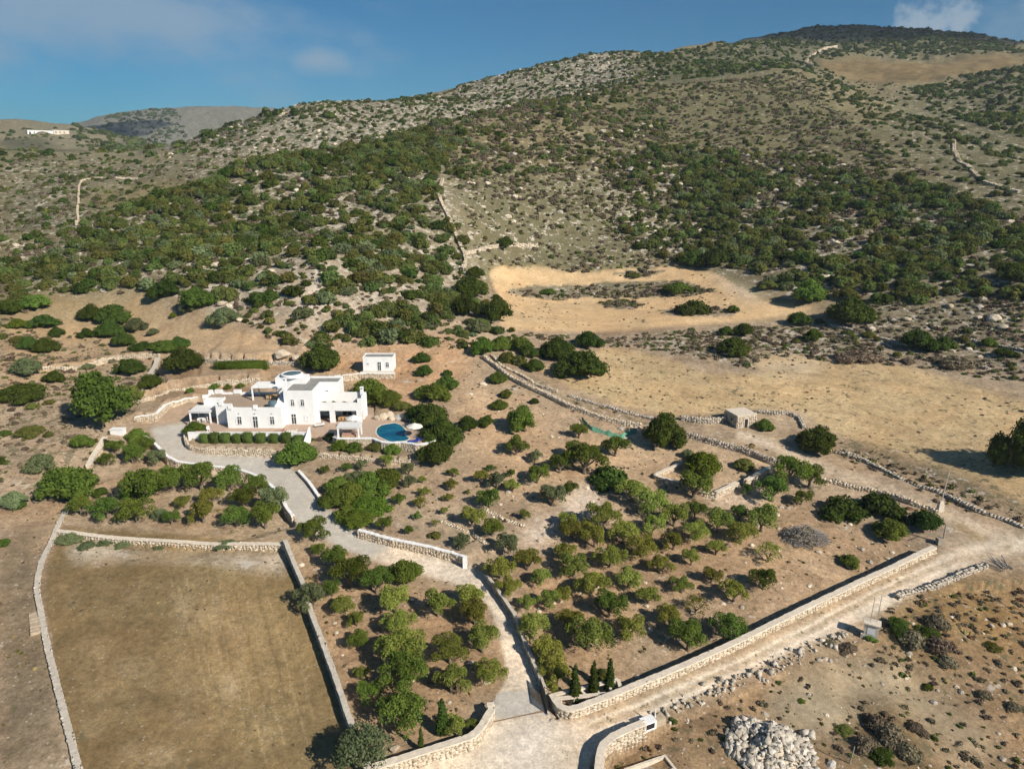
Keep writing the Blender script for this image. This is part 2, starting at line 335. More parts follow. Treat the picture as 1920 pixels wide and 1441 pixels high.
# ground: zone colours come with the mesh, grain, stones and tufts from noise in metres
def ground_mat():
    m, nt, b = ntree('ground_soil'); L = nt.links
    g = nd(nt, 'ShaderNodeNewGeometry'); P = g.outputs['Position']
    at = nd(nt, 'ShaderNodeAttribute', attribute_name='Col'); ctl = nd(nt, 'ShaderNodeAttribute', attribute_name='Ctl')
    sp = nd(nt, 'ShaderNodeSeparateColor'); L.new(ctl.outputs['Color'], sp.inputs[0]); rock, tuft, smoothness = sp.outputs
    n0 = noise(nt, P, .035, 2, .6); n1 = noise(nt, P, .22, 3, .6); n2 = noise(nt, P, 1.3, 6, .72); n3 = noise(nt, P, 4.5, 2, .6)
    amp = rng_(nt, smoothness, 0, 1, 1., .35)
    def var(n, lo, hi, a): return mth(nt, 'MULTIPLY_ADD', mth(nt, 'SUBTRACT', rng_(nt, n, .28, .72, lo, hi), 1.), a, 1.)
    k = mth(nt, 'MULTIPLY', mth(nt, 'MULTIPLY', var(n0, .82, 1.18, amp), var(n1, .78, 1.22, amp)), mth(nt, 'MULTIPLY', var(n2, .55, 1.45, amp), var(n3, .75, 1.25, amp)))
    c = mix(nt, 1., at.outputs['Color'], k, 'MULTIPLY')
    # warm and cool drift of the soil
    c = mix(nt, mth(nt, 'MULTIPLY', rng_(nt, noise(nt, P, .09, 1),   .4, .65), .22), c, mix(nt, 1., c, (1.16, .93, .76), 'MULTIPLY'))
    # dark dry tufts
    tn = noise(nt, P, .62, 4, .72); tm = mth(nt, 'SUBTRACT', tn, rng_(nt, tuft, 0, 1, .68, .42))
    tm = mth(nt, 'MULTIPLY', mth(nt, 'MULTIPLY', tm, 26., clamp=True), rng_(nt, tuft, 0., .15))
    tcol = mix(nt, n1, (.115, .105, .055), (.18, .155, .095))
    c = mix(nt, mth(nt, 'MULTIPLY', tm, .85), c, tcol)
    # pale rock breaking through
    rn = noise(nt, P, .36, 6, .76); rm = mth(nt, 'SUBTRACT', rn, rng_(nt, rock, 0, 1, .67, .42))
    rm = mth(nt, 'MULTIPLY', mth(nt, 'MULTIPLY', rm, 30., clamp=True), rng_(nt, rock, 0., .12))
    c = mix(nt, mth(nt, 'MULTIPLY', rm, .85), c, mix(nt, n2, (.40, .35, .29), (.60, .54, .46)))
    # small loose stones
    vo = nd(nt, 'ShaderNodeTexVoronoi', Scale=1.15); L.new(P, vo.inputs['Vector'])
    st = mth(nt, 'MULTIPLY', mth(nt, 'LESS_THAN', vo.outputs['Distance'], .15), mth(nt, 'GREATER_THAN', n1, .47))
    st = mth(nt, 'MULTIPLY', st, rng_(nt, smoothness, 0, .6, .6, 0))
    c = mix(nt, st, c, (.56, .50, .42))
    L.new(c, b.inputs['Base Color']); b.inputs['Roughness'].default_value = .95; b.inputs['Specular IOR Level'].default_value = .05
    return m
M_GROUND = ground_mat()

# ------------------------------------------------------------------ ground cover zones
NV = GX.size; X_, Y_ = GX.ravel(), GY.ravel(); R_ = RR.ravel()
jx = (fbm(X_, Y_, 4, 3, 21) - .5); jy = (fbm(X_, Y_, 4, 3, 22) - .5)
big = fbm(X_, Y_, 45, 4, 31); mid = fbm(X_, Y_, 9, 4, 32)
def c3(*a): return np.array(a)
def lerp(a, b, t): return a + (b - a) * t[:, None]
COLR = np.tile(c3(.35, .268, .182), (NV, 1)); CTL = np.zeros((NV, 3)); CTL[:, 0] = .22; CTL[:, 1] = .18; CTL[:, 2] = .1
COLR = lerp(COLR, c3(.29, .207, .13), sstep(.5, .75, mid)); COLR = lerp(COLR, c3(.44, .36, .265), sstep(.55, .8, big) * .7)
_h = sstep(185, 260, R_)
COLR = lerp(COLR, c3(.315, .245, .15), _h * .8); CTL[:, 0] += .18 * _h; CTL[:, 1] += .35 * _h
ZID = np.zeros(NV, int); ZNAMES = ['ground']
def pmask(pxs, jit=1.0, pad=0., blur=0, dz=0.):
    P = hit(pxs, dz)[:, :2]
    s = jit * np.clip(R_ / 110, .6, 6)
    x, y = X_ + jx * s, Y_ + jy * s
    bb = (x > P[:, 0].min()) & (x < P[:, 0].max()) & (y > P[:, 1].min()) & (y < P[:, 1].max())
    r = np.zeros(NV, bool); r[bb] = inpoly(x[bb], y[bb], P)
    if not blur: return r.astype(float)
    a = r.reshape(NR, NTH).astype(float)
    for ax in (0, 1):
        c = np.cumsum(np.pad(a, [(blur + 1, blur) if k == ax else (0, 0) for k in (0, 1)], mode='edge'), axis=ax)
        n = a.shape[ax]; w = 2 * blur + 1
        a = (np.take(c, np.arange(w, n + w), axis=ax) - np.take(c, np.arange(0, n), axis=ax)) / w
    return a.ravel()
def zone(pxs, col, ctl, jit=1.0, blur=0, amt=1.0, name=None):
    global COLR, CTL
    m = pmask(pxs, jit, blur=blur) * amt
    COLR = COLR + (np.array(col) - COLR) * m[:, None]; CTL = CTL + (np.array(ctl) - CTL) * m[:, None]
    if name:
        if name not in ZNAMES: ZNAMES.append(name)
        ZID[m > .5] = ZNAMES.index(name)
    return m
# far country and hills (rock, tuft, smooth)
zone([(1690, 165), (1990, 125), (1990, 440), (1780, 345), (1640, 240)], (.215, .19, .125), (.42, .65, 0), 3, 10)
zone([(290, 295), (520, 208), (830, 182), (1130, 97), (1200, 102), (1240, 150), (1100, 175), (830, 235), (480, 302), (330, 300)], (.30, .265, .21), (.62, .6, 0), 3, 14)
zone([(1180, 110), (1580, 50), (1920, 85), (1920, 100), (1650, 105), (1540, 110), (1500, 135), (1240, 160)], (.165, .155, .10), (.35, .65, 0), 3, 6)
zone([(1530, 115), (1600, 108), (1920, 98), (1920, 128), (1800, 138), (1720, 155), (1620, 152), (1540, 130)], (.33, .225, .13), (.12, .35, 0), 2, 4)
zone([(0, 290), (290, 300), (460, 310), (300, 370), (0, 440)], (.235, .205, .145), (.5, .65, 0), 3, 10)
zone([(150, 360), (330, 330), (460, 315), (380, 345), (290, 375), (180, 395)], (.36, .275, .165), (.2, .35, 0), 3, 8)
zone([(0, 246), (210, 250), (380, 285), (280, 295), (0, 292)], (.36, .30, .22), (.3, .6, 0), 6, 3)
zone([(0, 262), (90, 260), (180, 285), (0, 285)], (.12, .115, .08), (.1, .7, 0), 6, 3)  # cloud shadow on the low ridge, put into the soil colour
zone([(130, 243), (200, 216), (330, 203), (530, 206), (520, 230), (400, 265), (250, 285), (215, 252)], (.16, .155, .12), (.42, .6, 0), 6, 3)  # far hill: cloud shade painted in as a darker ground colour
zone([(830, 330), (1150, 300), (1180, 440), (1280, 495), (900, 500), (870, 420)], (.25, .213, .14), (.42, .7, 0), 3, 12)
zone([(1150, 165), (1480, 135), (1650, 240), (1700, 320), (1500, 290), (1280, 265), (1100, 260)], (.205, .178, .105), (.30, .72, 0), 3, 12)
zone([(0, 460), (480, 310), (830, 240), (880, 480), (940, 600), (560, 650), (300, 540), (0, 560)], (.33, .275, .205), (.55, .35, 0), 3, 10)
zone([(1150, 300), (1500, 300), (1920, 400), (1920, 560), (1480, 540), (1180, 440)], (.32, .262, .195), (.55, .4, 0), 3, 10)
zone([(1600, 560), (1920, 540), (1920, 700), (1700, 680), (1500, 640)], (.24, .20, .148), (.5, .7, 0), 2, 6)
zone([(900, 625), (1400, 610), (1560, 600), (1700, 690), (1480, 665), (1400, 690), (1200, 650), (1100, 650)], (.30, .245, .178), (.5, .7, 0), 2, 3)
for q in ([(1150, 410), (1230, 412), (1225, 425), (1160, 425)], [(560, 400), (640, 395), (650, 420), (580, 425)], [(560, 560), (600, 500), (625, 520), (590, 600)], [(360, 500), (420, 490), (450, 560), (410, 590), (380, 540)], [(1140, 330), (1160, 320), (1160, 360), (1135, 365)]):
    zone(q, (.55, .48, .40), (.8, .05, 0), 4, 4)
zone([(60, 552), (270, 545), (310, 580), (450, 612), (560, 655), (480, 665), (330, 660), (120, 640), (0, 628), (0, 580), (50, 575)], (.42, .305, .185), (.16, .12, .3), 2, 3)
zone([(0, 640), (200, 650), (330, 668), (180, 690), (60, 730), (0, 760)], (.38, .275, .17), (.2, .15, .2), 2, 4)
zone([(0, 760), (130, 740), (200, 820), (140, 900), (0, 900)], (.30, .235, .165), (.3, .6, 0), 2, 8)
zone([(560, 640), (700, 650), (860, 640), (900, 690), (760, 760), (700, 740), (600, 690)], (.46, .30, .175), (.3, .12, 0), 2, 6)
def ribbon(C, w0, w1):
    C = np.array(C, float); n = len(C); T = np.gradient(C, axis=0); T /= np.linalg.norm(T, axis=1)[:, None]; N = np.stack([-T[:, 1], T[:, 0]], 1) * np.linspace(w0, w1, n)[:, None]
    return [tuple(p) for p in C + N] + [tuple(p) for p in (C - N)[::-1]]
# fields
zone([(1005, 690), (1100, 662), (1130, 652), (1200, 657), (1330, 702), (1430, 700), (1412, 682), (1425, 668), (1490, 668), (1600, 678), (1720, 690), (1830, 725), (1920, 755), (1980, 780), (1980, 975), (1920, 962), (1800, 905), (1700, 862), (1600, 830), (1560, 805), (1500, 770), (1420, 765), (1350, 772), (1260, 780), (1150, 755), (1070, 725)], (.46, .345, .195), (.05, .36, .35), .6, 1, name='field#1')
zone([(1425, 668), (1490, 668), (1560, 690), (1500, 705), (1430, 698), (1412, 682)], (.47, .37, .245), (.05, .1, .5), 1, 4)
UP = [(915, 506), (940, 498), (1000, 499), (1130, 508), (1180, 500), (1280, 498), (1340, 510), (1390, 538), (1430, 562), (1500, 573), (1540, 578), (1480, 592), (1400, 602), (1280, 609), (1120, 621), (950, 619), (935, 600), (945, 570), (925, 535)]
for k in range(30):
    y0 = 700 + k * 8.2; zone(ribbon([(1060, y0 - 62), (1300, y0 - 48), (1600, y0 - 15), (1920, y0 + 18)], .9, 1.6), (.30, .215, .115) if k % 2 else (.56, .44, .27), (.05, .5, .2), 1.2, 0, .34 if y0 < 930 else 0) if k % 3 != 1 else None
zone(UP, (.555, .40, .228), (.02, .06, .6), .4, 1, name='field#2')
zone([(1330, 505), (1400, 535), (1440, 560), (1400, 560), (1350, 530)], (.60, .50, .37), (.1, 0, .4), 1, 4)
for q in ([(950, 545), (990, 534), (1080, 531), (1190, 527), (1280, 525), (1345, 545), (1290, 555), (1100, 557), (980, 555)], [(1125, 566), (1160, 558), (1210, 570), (1190, 579), (1135, 577)], [(1235, 582), (1300, 570), (1390, 580), (1370, 593), (1260, 592)], [(1150, 512), (1210, 503), (1250, 506), (1220, 517), (1170, 518)]):
    zone(q, (.345, .275, .20), (.4, .6, 0), .5, 0, name='ground')
zone([(122, 985), (330, 1000), (533, 1018), (585, 1160), (640, 1330), (690, 1441), (760, 1560), (150, 1560), (140, 1441), (112, 1300), (95, 1200), (80, 1120), (92, 1050)], (.205, .15, .076), (.03, .22, .25), .6, 1, name='field#3')
zone([(330, 1080), (520, 1060), (620, 1340), (560, 1441), (420, 1300)], (.285, .212, .105), (.04, .15, .3), 3, 30)
zone([(130, 1010), (300, 1040), (530, 1030), (545, 1070), (460, 1068), (380, 1050), (250, 1045), (140, 1050)], (.45, .385, .29), (.6, .35, 0), 1.5, 3)
for q in ([(140, 1250), (200, 1235), (250, 1270), (180, 1300)], [(300, 1300), (380, 1280), (420, 1330), (330, 1360)], [(60, 1050), (110, 1060), (110, 1100), (60, 1100)], [(400, 1150), (470, 1140), (480, 1200), (410, 1210)]):
    zone(q, (.30, .21, .11), (.05, .1, .4), 4, 14)
zone([(0, 1010), (80, 1000), (72, 1110), (90, 1230), (120, 1441), (0, 1441)], (.225, .178, .118), (.15, .3, .1), 2, 4)
# long faint drill lines and pale scrapes in the dark field
for k, (x0, ya, yb) in enumerate(((232, 1090, 1420), (262, 1070, 1300), (318, 1075, 1330), (331, 1080, 1400), (352, 1062, 1240), (391, 1100, 1380), (404, 1100, 1300), (436, 1070, 1420), (470, 1120, 1400), (486, 1090, 1260), (150, 1150, 1400), (176, 1080, 1330))):
    zone([(x0, ya), (x0 + 4, ya), (x0 * 1.05 + 12, yb), (x0 * 1.05 + 5, yb)], (.30, .235, .135) if k % 3 else (.13, .105, .06), (.03, .2, .2), 2.0, 2, .42)
for k in range(17):
    x0 = 318 + k * 13 + (k * 5) % 7; ya, yb = 1062 + (k * 37) % 60, 1250 + (k * 53) % 190; zone(ribbon([(x0, ya), (x0 + .26 * (yb - ya) * .5, (ya + yb) / 2), (x0 + .26 * (yb - ya), yb)], 1.3, 2.2), (.34, .26, .145) if k % 3 else (.15, .115, .06), (.03, .2, .2), .7, 0, .5)
for x, y, w, h in ((345, 1125, 16, 5), (180, 1212, 22, 6), (238, 1252, 30, 8), (178, 1368, 18, 7), (238, 1412, 20, 8), (338, 1352, 20, 9), (250, 1112, 14, 4), (128, 1128, 10, 5), (350, 1150, 8, 22), (410, 1145, 7, 24), (385, 1150, 5, 18), (430, 1290, 12, 20), (300, 1420, 30, 12)):
    zone([(x - w, y - h), (x + w, y - h), (x + w, y + h), (x - w, y + h)], (.42, .33, .21), (.1, .1, .1), 2.2, 3, .5)
# orchard soil and pale rocky patches
zone([(880, 690), (1000, 780), (1180, 830), (1380, 860), (1300, 950), (1100, 930), (900, 880), (860, 780)], (.43, .31, .195), (.14, .1, .1), 2, 10)
for q in ([(1040, 980), (1060, 930), (1100, 905), (1150, 930), (1100, 965)], [(960, 1000), (1030, 960), (1050, 1000), (990, 1030)], [(1330, 930), (1440, 920), (1460, 945), (1350, 960)]):
    zone(q, (.56, .46, .36), (.5, 0, 0), 3, 5)
zone([(960, 1080), (1350, 960), (1500, 940), (1740, 1030), (1300, 1250), (1180, 1290), (1030, 1270)], (.335, .232, .14), (.12, .22, 0), 2, 8)
zone([(1180, 1180), (1350, 1130), (1600, 1060), (1700, 1040), (1300, 1240), (1180, 1290)], (.33, .255, .175), (.24, .2, 0), 2, 12)
zone([(545, 1020), (640, 1070), (880, 1110), (930, 1200), (935, 1300), (760, 1400), (690, 1380)], (.345, .24, .145), (.12, .18, 0), 2, 6)
# yard with rubble right of the road
zone([(1130, 1441), (1150, 1400), (1250, 1350), (1450, 1260), (1650, 1170), (1800, 1090), (1920, 1070), (1990, 1080), (1990, 1500), (1130, 1500)], (.275, .192, .112), (.16, .32, 0), 2, 3)
zone([(1440, 1290), (1560, 1230), (1680, 1240), (1760, 1300), (1900, 1400), (1800, 1420), (1640, 1350), (1520, 1390), (1440, 1350)], (.32, .262, .175), (.05, .05, .5), 2, 6)
zone([(1650, 1130), (1800, 1080), (1920, 1090), (1920, 1250), (1850, 1210), (1740, 1230), (1650, 1200)], (.27, .18, .085), (.12, .5, 0), 2, 8)
zone([(1600, 1330), (1690, 1320), (1760, 1400), (1740, 1441), (1620, 1441), (1580, 1380)], (.16, .115, .06), (.15, .6, 0), 3, 8)
zone([(1560, 835), (1700, 885), (1840, 935), (1990, 1000), (1990, 985), (1860, 915), (1700, 855), (1590, 822)], (.22, .17, .11), (.4, .7, 0), 1.5, 2)
zone([(1000, 705), (1080, 740), (1180, 775), (1280, 785), (1360, 775), (1300, 800), (1180, 800), (1060, 760), (960, 700)], (.30, .235, .155), (.45, .5, 0), 1.5, 2)
# roads
ROAD = (.66, .565, .44)
zone([(700, 1470), (800, 1424), (890, 1396), (925, 1348), (1035, 1342), (1060, 1352), (1120, 1338), (1200, 1309), (1300, 1266), (1400, 1220), (1500, 1172), (1600, 1121), (1700, 1072), (1775, 1037), (1830, 1016), (1880, 1006), (1990, 1004), (1990, 1042), (1920, 1036), (1850, 1048), (1780, 1078), (1650, 1146), (1560, 1188), (1450, 1240), (1300, 1306), (1210, 1346), (1140, 1383), (1110, 1415), (1090, 1500), (700, 1500)], ROAD, (.05, .12, .35), .6, 1, name='dirt_road')
zone(ribbon([(1385, 812), (1450, 836), (1516, 864), (1587, 891), (1670, 921), (1740, 945), (1800, 974), (1850, 998), (1900, 1012)], 7, 10), (.58, .48, .36), (.05, .2, .3), .6, 1, name='dirt_road')
for C, w0, w1, cc_, am in (([(1100, 1362), (1200, 1330), (1300, 1287), (1400, 1239), (1500, 1189), (1600, 1136), (1700, 1086), (1800, 1047), (1900, 1028)], 6, 4, (.40, .315, .205), .85), ([(1117, 1341), (1233, 1294), (1350, 1243), (1468, 1187), (1617, 1112), (1712, 1066)], 5, 3.5, (.44, .34, .22), .8),
        ([(1220, 1345), (1320, 1303), (1450, 1243), (1560, 1192), (1650, 1150), (1780, 1083)], 5, 3, (.36, .28, .18), .8), ([(850, 1076), (890, 1097), (918, 1122), (940, 1160), (956, 1205), (965, 1250), (964, 1288)], 4, 6, (.47, .38, .275), .75), ([(1450, 836), (1516, 864), (1587, 891), (1670, 921), (1740, 945), (1800, 974)], 2, 3, (.38, .29, .18), .8), ([(1790, 985), (1820, 1000), (1850, 1008)], 10, 6, (.38, .28, .16), .8)):
    zone(ribbon(C, w0, w1), cc_, (.08, .45, .1), 1.1, 1, am)
for C in ([(1105, 1352), (1200, 1319), (1300, 1277), (1400, 1230), (1500, 1181), (1600, 1128), (1700, 1078), (1790, 1042)], [(1120, 1368), (1210, 1338), (1310, 1295), (1410, 1247), (1510, 1197), (1610, 1144), (1710, 1094), (1800, 1056)]):
    zone(ribbon(C, 3, 2), (.74, .655, .53), (0, 0, .6), .5, 0, .7)
zone([(940, 1400), (1010, 1380), (1040, 1400), (1000, 1441), (900, 1441)], (.56, .53, .50), (.02, 0, .6), 3, 12)
zone([(722, 1012), (760, 1022), (870, 1055), (905, 1078), (930, 1112), (962, 1160), (985, 1205), (1000, 1250), (1022, 1296), (985, 1294), (935, 1300), (952, 1270), (946, 1230), (936, 1190), (920, 1140), (895, 1112), (850, 1092), (800, 1078), (740, 1062), (690, 1044)], (.66, .57, .455), (.05, .06, .35), .4, 1, name='driveway')
zone([(930, 1298), (985, 1292), (1036, 1341), (922, 1347)], (.47, .44, .39), (0, 0, .8), .1, 0, name='driveway')
zone([(282, 798), (292, 832), (312, 856), (332, 868), (375, 874), (440, 882), (490, 897), (520, 930), (540, 970), (560, 982), (610, 1010), (650, 1030), (694, 1045), (735, 1020), (720, 1008), (670, 993), (640, 978), (600, 935), (580, 910), (555, 885), (520, 858), (480, 852), (400, 850), (362, 846), (347, 830), (349, 790)], (.48, .45, .395), (0, 0, 1.0), .1, 1, name='driveway')
zone([(282, 799), (300, 775), (330, 755), (372, 748), (372, 780), (349, 791)], (.40, .30, .215), (0, 0, .8), .1, 1, name='driveway')
zone([(255, 800), (300, 772), (282, 800)], (.37, .27, .18), (.05, .1, .3), .3, 1)
_far = sstep(1500, 1800, R_) * sstep(radians(2), radians(-6), np.arctan2(X_, Y_)); COLR = lerp(COLR, c3(.20, .20, .175), _far); CTL[:, 0] += (.55 - CTL[:, 0]) * _far; CTL[:, 1] += (.6 - CTL[:, 1]) * _far  # far hill toned dark blue-grey, cloud shade and haze put into its colour
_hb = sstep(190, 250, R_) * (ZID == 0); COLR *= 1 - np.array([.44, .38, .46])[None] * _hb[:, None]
COLR *= (1 + .22 * (fbm(X_, Y_, 2.2, 3, 44) - .5))[:, None]

# one sheet, parted along the zone edges into ground, fields, road and drive
V = np.stack([X_, Y_, GZ.ravel()], 1)
ii, jj = np.meshgrid(np.arange(NR - 1), np.arange(NTH - 1), indexing='ij')
Q = np.stack([ii * NTH + jj, ii * NTH + jj + 1, (ii + 1) * NTH + jj + 1, (ii + 1) * NTH + jj], -1).reshape(-1, 4)
# vertex normals of the whole sheet, so that the parts meet without a seam
fz = ZID[Q].max(1)
for zi, zn in enumerate(ZNAMES):
    q = Q[fz == zi]; u, inv = np.unique(q, return_inverse=True)
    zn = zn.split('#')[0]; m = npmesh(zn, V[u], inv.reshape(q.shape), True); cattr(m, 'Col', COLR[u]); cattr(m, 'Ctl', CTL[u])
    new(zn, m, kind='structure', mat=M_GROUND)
# ------------------------------------------------------------------ foliage meshes
def foliage(name, blobs, n, leaf, seed, out=.55, core=0., squash=1.0):
    """blobs: (x,y,z,r); n leaf-sized faces spread over their surfaces"""
    r = np.random.default_rng(seed); B = np.array(blobs, float); w = B[:, 3] ** 2; w /= w.sum()
    k = r.choice(len(B), n, p=w)
    d = r.normal(size=(n, 3)); d /= np.linalg.norm(d, axis=1)[:, None]
    d[:, 2] = np.where(d[:, 2] < -.5, -d[:, 2], d[:, 2])
    rad = B[k, 3] * (1 - .35 * r.random(n) ** 2 + .10 * r.normal(size=n) * .6)
    p = B[k, :3] + d * rad[:, None] * np.array([1, 1, squash])
    nn = d * out + r.normal(size=(n, 3)) * (1 - out); nn /= np.linalg.norm(nn, axis=1)[:, None]
    t = np.cross(nn, r.normal(size=(n, 3))); t /= np.linalg.norm(t, axis=1)[:, None]; bt = np.cross(nn, t)
    s = leaf * (.55 + .9 * r.random(n)); a = t * s[:, None]; b = bt * (s * .62)[:, None]
    v = np.stack([p - a, p - b, p + a, p + b], 1).reshape(-1, 3); q = np.arange(4 * n).reshape(n, 4)
    br = r.random(len(B)); val = np.repeat(.55 * br[k] + .45 * r.random(n), 4)
    if core:  # solid cores added to block light inside the crown, toned darker than most leaves
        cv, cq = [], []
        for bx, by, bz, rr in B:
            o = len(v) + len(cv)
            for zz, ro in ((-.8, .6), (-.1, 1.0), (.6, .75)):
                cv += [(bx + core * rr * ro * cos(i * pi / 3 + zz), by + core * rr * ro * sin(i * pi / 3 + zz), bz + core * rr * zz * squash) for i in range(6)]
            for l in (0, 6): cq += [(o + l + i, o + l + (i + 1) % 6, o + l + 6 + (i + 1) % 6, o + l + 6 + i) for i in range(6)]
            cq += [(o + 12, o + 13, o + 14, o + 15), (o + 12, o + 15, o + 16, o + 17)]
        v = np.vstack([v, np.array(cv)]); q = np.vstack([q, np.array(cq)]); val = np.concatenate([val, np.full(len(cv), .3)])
    m = npmesh(name, v, q); fattr(m, 'tone', val); return m
def dome(seed, nb, rb=(.3, .5), h=.75, spread=.62, lift=.1):
    r = np.random.default_rng(seed); L = [(0, 0, h * .45, .52)]
    for i in range(nb):
        a = 2 * pi * (i + r.random()) / nb * 2.4; e = r.random() ** .7; rr = r.uniform(*rb)
        L.append((cos(a) * spread * e, sin(a) * spread * e, lift + (h - rr * .8) * (1 - e * e * .75) * r.uniform(.6, 1.), rr))
    return L
def fmat(name, dark, light, hue=.06):
    m = bpy.data.materials.new(name); m.use_nodes = True; nt = m.node_tree; nt.nodes.clear(); L = nt.links
    out = nd(nt, 'ShaderNodeOutputMaterial'); at = nd(nt, 'ShaderNodeAttribute', attribute_name='tone'); oi = nd(nt, 'ShaderNodeObjectInfo')
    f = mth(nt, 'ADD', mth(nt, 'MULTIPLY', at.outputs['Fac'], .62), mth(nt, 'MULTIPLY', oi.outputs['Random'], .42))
    c = mix(nt, f, dark, light)
    hs = nd(nt, 'ShaderNodeHueSaturation'); L.new(c, hs.inputs['Color'])
    L.new(mth(nt, 'MULTIPLY_ADD', oi.outputs['Random'], hue, .5 - hue / 2), hs.inputs['Hue'])
    L.new(mth(nt, 'MULTIPLY_ADD', mth(nt, 'FRACT', mth(nt, 'MULTIPLY', oi.outputs['Random'], 7.3)), .5, .72), hs.inputs['Value'])
    df = nd(nt, 'ShaderNodeBsdfDiffuse'); tr = nd(nt, 'ShaderNodeBsdfTranslucent'); ms = nd(nt, 'ShaderNodeMixShader'); ms.inputs[0].default_value = .3
    L.new(hs.outputs[0], df.inputs[0]); L.new(hs.outputs[0], tr.inputs[0]); L.new(df.outputs[0], ms.inputs[1]); L.new(tr.outputs[0], ms.inputs[2]); L.new(ms.outputs[0], out.inputs[0])
    return m
F_OLIVE = fmat('leaves_olive', (.135, .158, .022), (.34, .365, .085))
F_GREEN = fmat('leaves_green', (.068, .105, .015), (.19, .25, .048))
F_GREY = fmat('leaves_grey_green', (.10, .13, .055), (.24, .275, .135))
F_DARK = fmat('leaves_dark', (.034, .060, .009), (.105, .145, .03))
F_BRIGHT = fmat('leaves_bright', (.065, .108, .011), (.165, .225, .035))
F_YELL = fmat('leaves_yellow_green', (.11, .12, .028), (.22, .22, .06))
F_HILL = fmat('leaves_hillside', (.062, .086, .018), (.205, .235, .07), .08)
F_DRY = fmat('dry_scrub', (.15, .12, .075), (.28, .23, .16))
F_STRAW = fmat('dry_grass', (.32, .22, .10), (.48, .36, .19))
M_BARK = plain('bark', (.19, .15, .11), .95, .3, 6, .3)
M_DEAD = plain('dead_wood', (.30, .28, .26), .95, .3, 6)
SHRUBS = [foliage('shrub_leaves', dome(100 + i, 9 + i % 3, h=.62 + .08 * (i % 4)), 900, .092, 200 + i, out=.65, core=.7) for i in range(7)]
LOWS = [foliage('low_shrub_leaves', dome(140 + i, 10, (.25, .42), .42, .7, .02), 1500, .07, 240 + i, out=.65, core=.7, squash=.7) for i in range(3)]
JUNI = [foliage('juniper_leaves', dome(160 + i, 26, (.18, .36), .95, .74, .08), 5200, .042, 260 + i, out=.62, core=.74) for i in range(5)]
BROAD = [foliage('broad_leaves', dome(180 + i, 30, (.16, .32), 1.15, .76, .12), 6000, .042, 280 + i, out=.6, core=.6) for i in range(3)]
def olive_blobs(seed, n=13):
    r = np.random.default_rng(seed); L = [(0, 0, .85, .42)]
    for i in range(n):
        a = 2 * pi * i / n * 2.62 + r.random() * .8; e = r.uniform(.25, .82); rr = r.uniform(.2, .36)
        L.append((cos(a) * e, sin(a) * e, .92 - .42 * e * e + r.uniform(-.14, .24), rr))
    return L
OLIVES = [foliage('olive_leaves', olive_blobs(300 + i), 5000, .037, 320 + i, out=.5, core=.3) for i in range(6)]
SPARSE = [foliage('thin_olive_leaves', olive_blobs(340 + i, 9), 1200, .045, 350 + i, out=.4) for i in range(2)]
def trunk_mesh(seed, spread=.62, h=.95):
    r = np.random.default_rng(seed); b = MB(); fork = (r.uniform(-.05, .05), r.uniform(-.05, .05), .3)
    b.tube((0, 0, -.12), fork, .10, .075, 7)
    for i in range(5):
        a = 2 * pi * i / 5 + r.random(); e = spread * r.uniform(.5, 1); mid_ = (cos(a) * e * .5, sin(a) * e * .5, .3 + (h - .3) * .42)
        b.tube(fork, mid_, .055, .038, 6); b.tube(mid_, (cos(a) * e, sin(a) * e, h * r.uniform(.8, 1.05)), .038, .015, 5)
    return pydata('trunk_wood', b.v, b.f)
TRUNKS = [trunk_mesh(400 + i) for i in range(5)]
def cyp_blobs(seed):
    r = np.random.default_rng(seed); L = []
    for i in range(26):
        z = .06 + .9 * i / 25; w = .115 * min(1, z * 6 + .35) * (1 - max(0, z - .35) / .72) ** .75
        L.append((r.normal() * .012, r.normal() * .012, z, max(w, .018)))
    return L
CYPRESS = [foliage('cypress_leaves', cyp_blobs(500 + i), 1700, .020, 510 + i, out=.5, core=.85, squash=.6) for i in range(2)]
def box_hedge_mesh(seed, lx, ly, lz, n, leaf):
    r = np.random.default_rng(seed); b = MB().box(-lx * .86, lx * .86, -ly * .86, ly * .86, 0, lz * .93)
    p = r.random((n, 3)) * 2 - 1; ax = r.integers(0, 3, n); p[np.arange(n), ax] = np.sign(p[np.arange(n), ax]); d = p.copy()
    p[:, 2] = np.abs(p[:, 2]); q = p * (1 + .07 * r.normal(size=(n, 3))) * np.array([lx, ly, lz]) * (1 - .1 * (np.abs(p[:, :1]) * np.abs(p[:, 1:2])))
    nn = d * .6 + r.normal(size=(n, 3)) * .5; nn /= np.linalg.norm(nn, axis=1)[:, None]
    t = np.cross(nn, r.normal(size=(n, 3))); t /= np.linalg.norm(t, axis=1)[:, None]; bt = np.cross(nn, t); s = leaf * (.6 + .8 * r.random((n, 1)))
    v = np.stack([q - t * s, q - bt * s * .6, q + t * s, q + bt * s * .6], 1).reshape(-1, 3)
    V_ = np.vstack([np.array(b.v), v]); F_ = np.vstack([np.array(b.f), len(b.v) + np.arange(4 * n).reshape(n, 4)])
    m = npmesh('hedge_leaves', V_, F_); fattr(m, 'tone', np.concatenate([np.full(8, .3), np.repeat(r.random(n), 4)])); return m

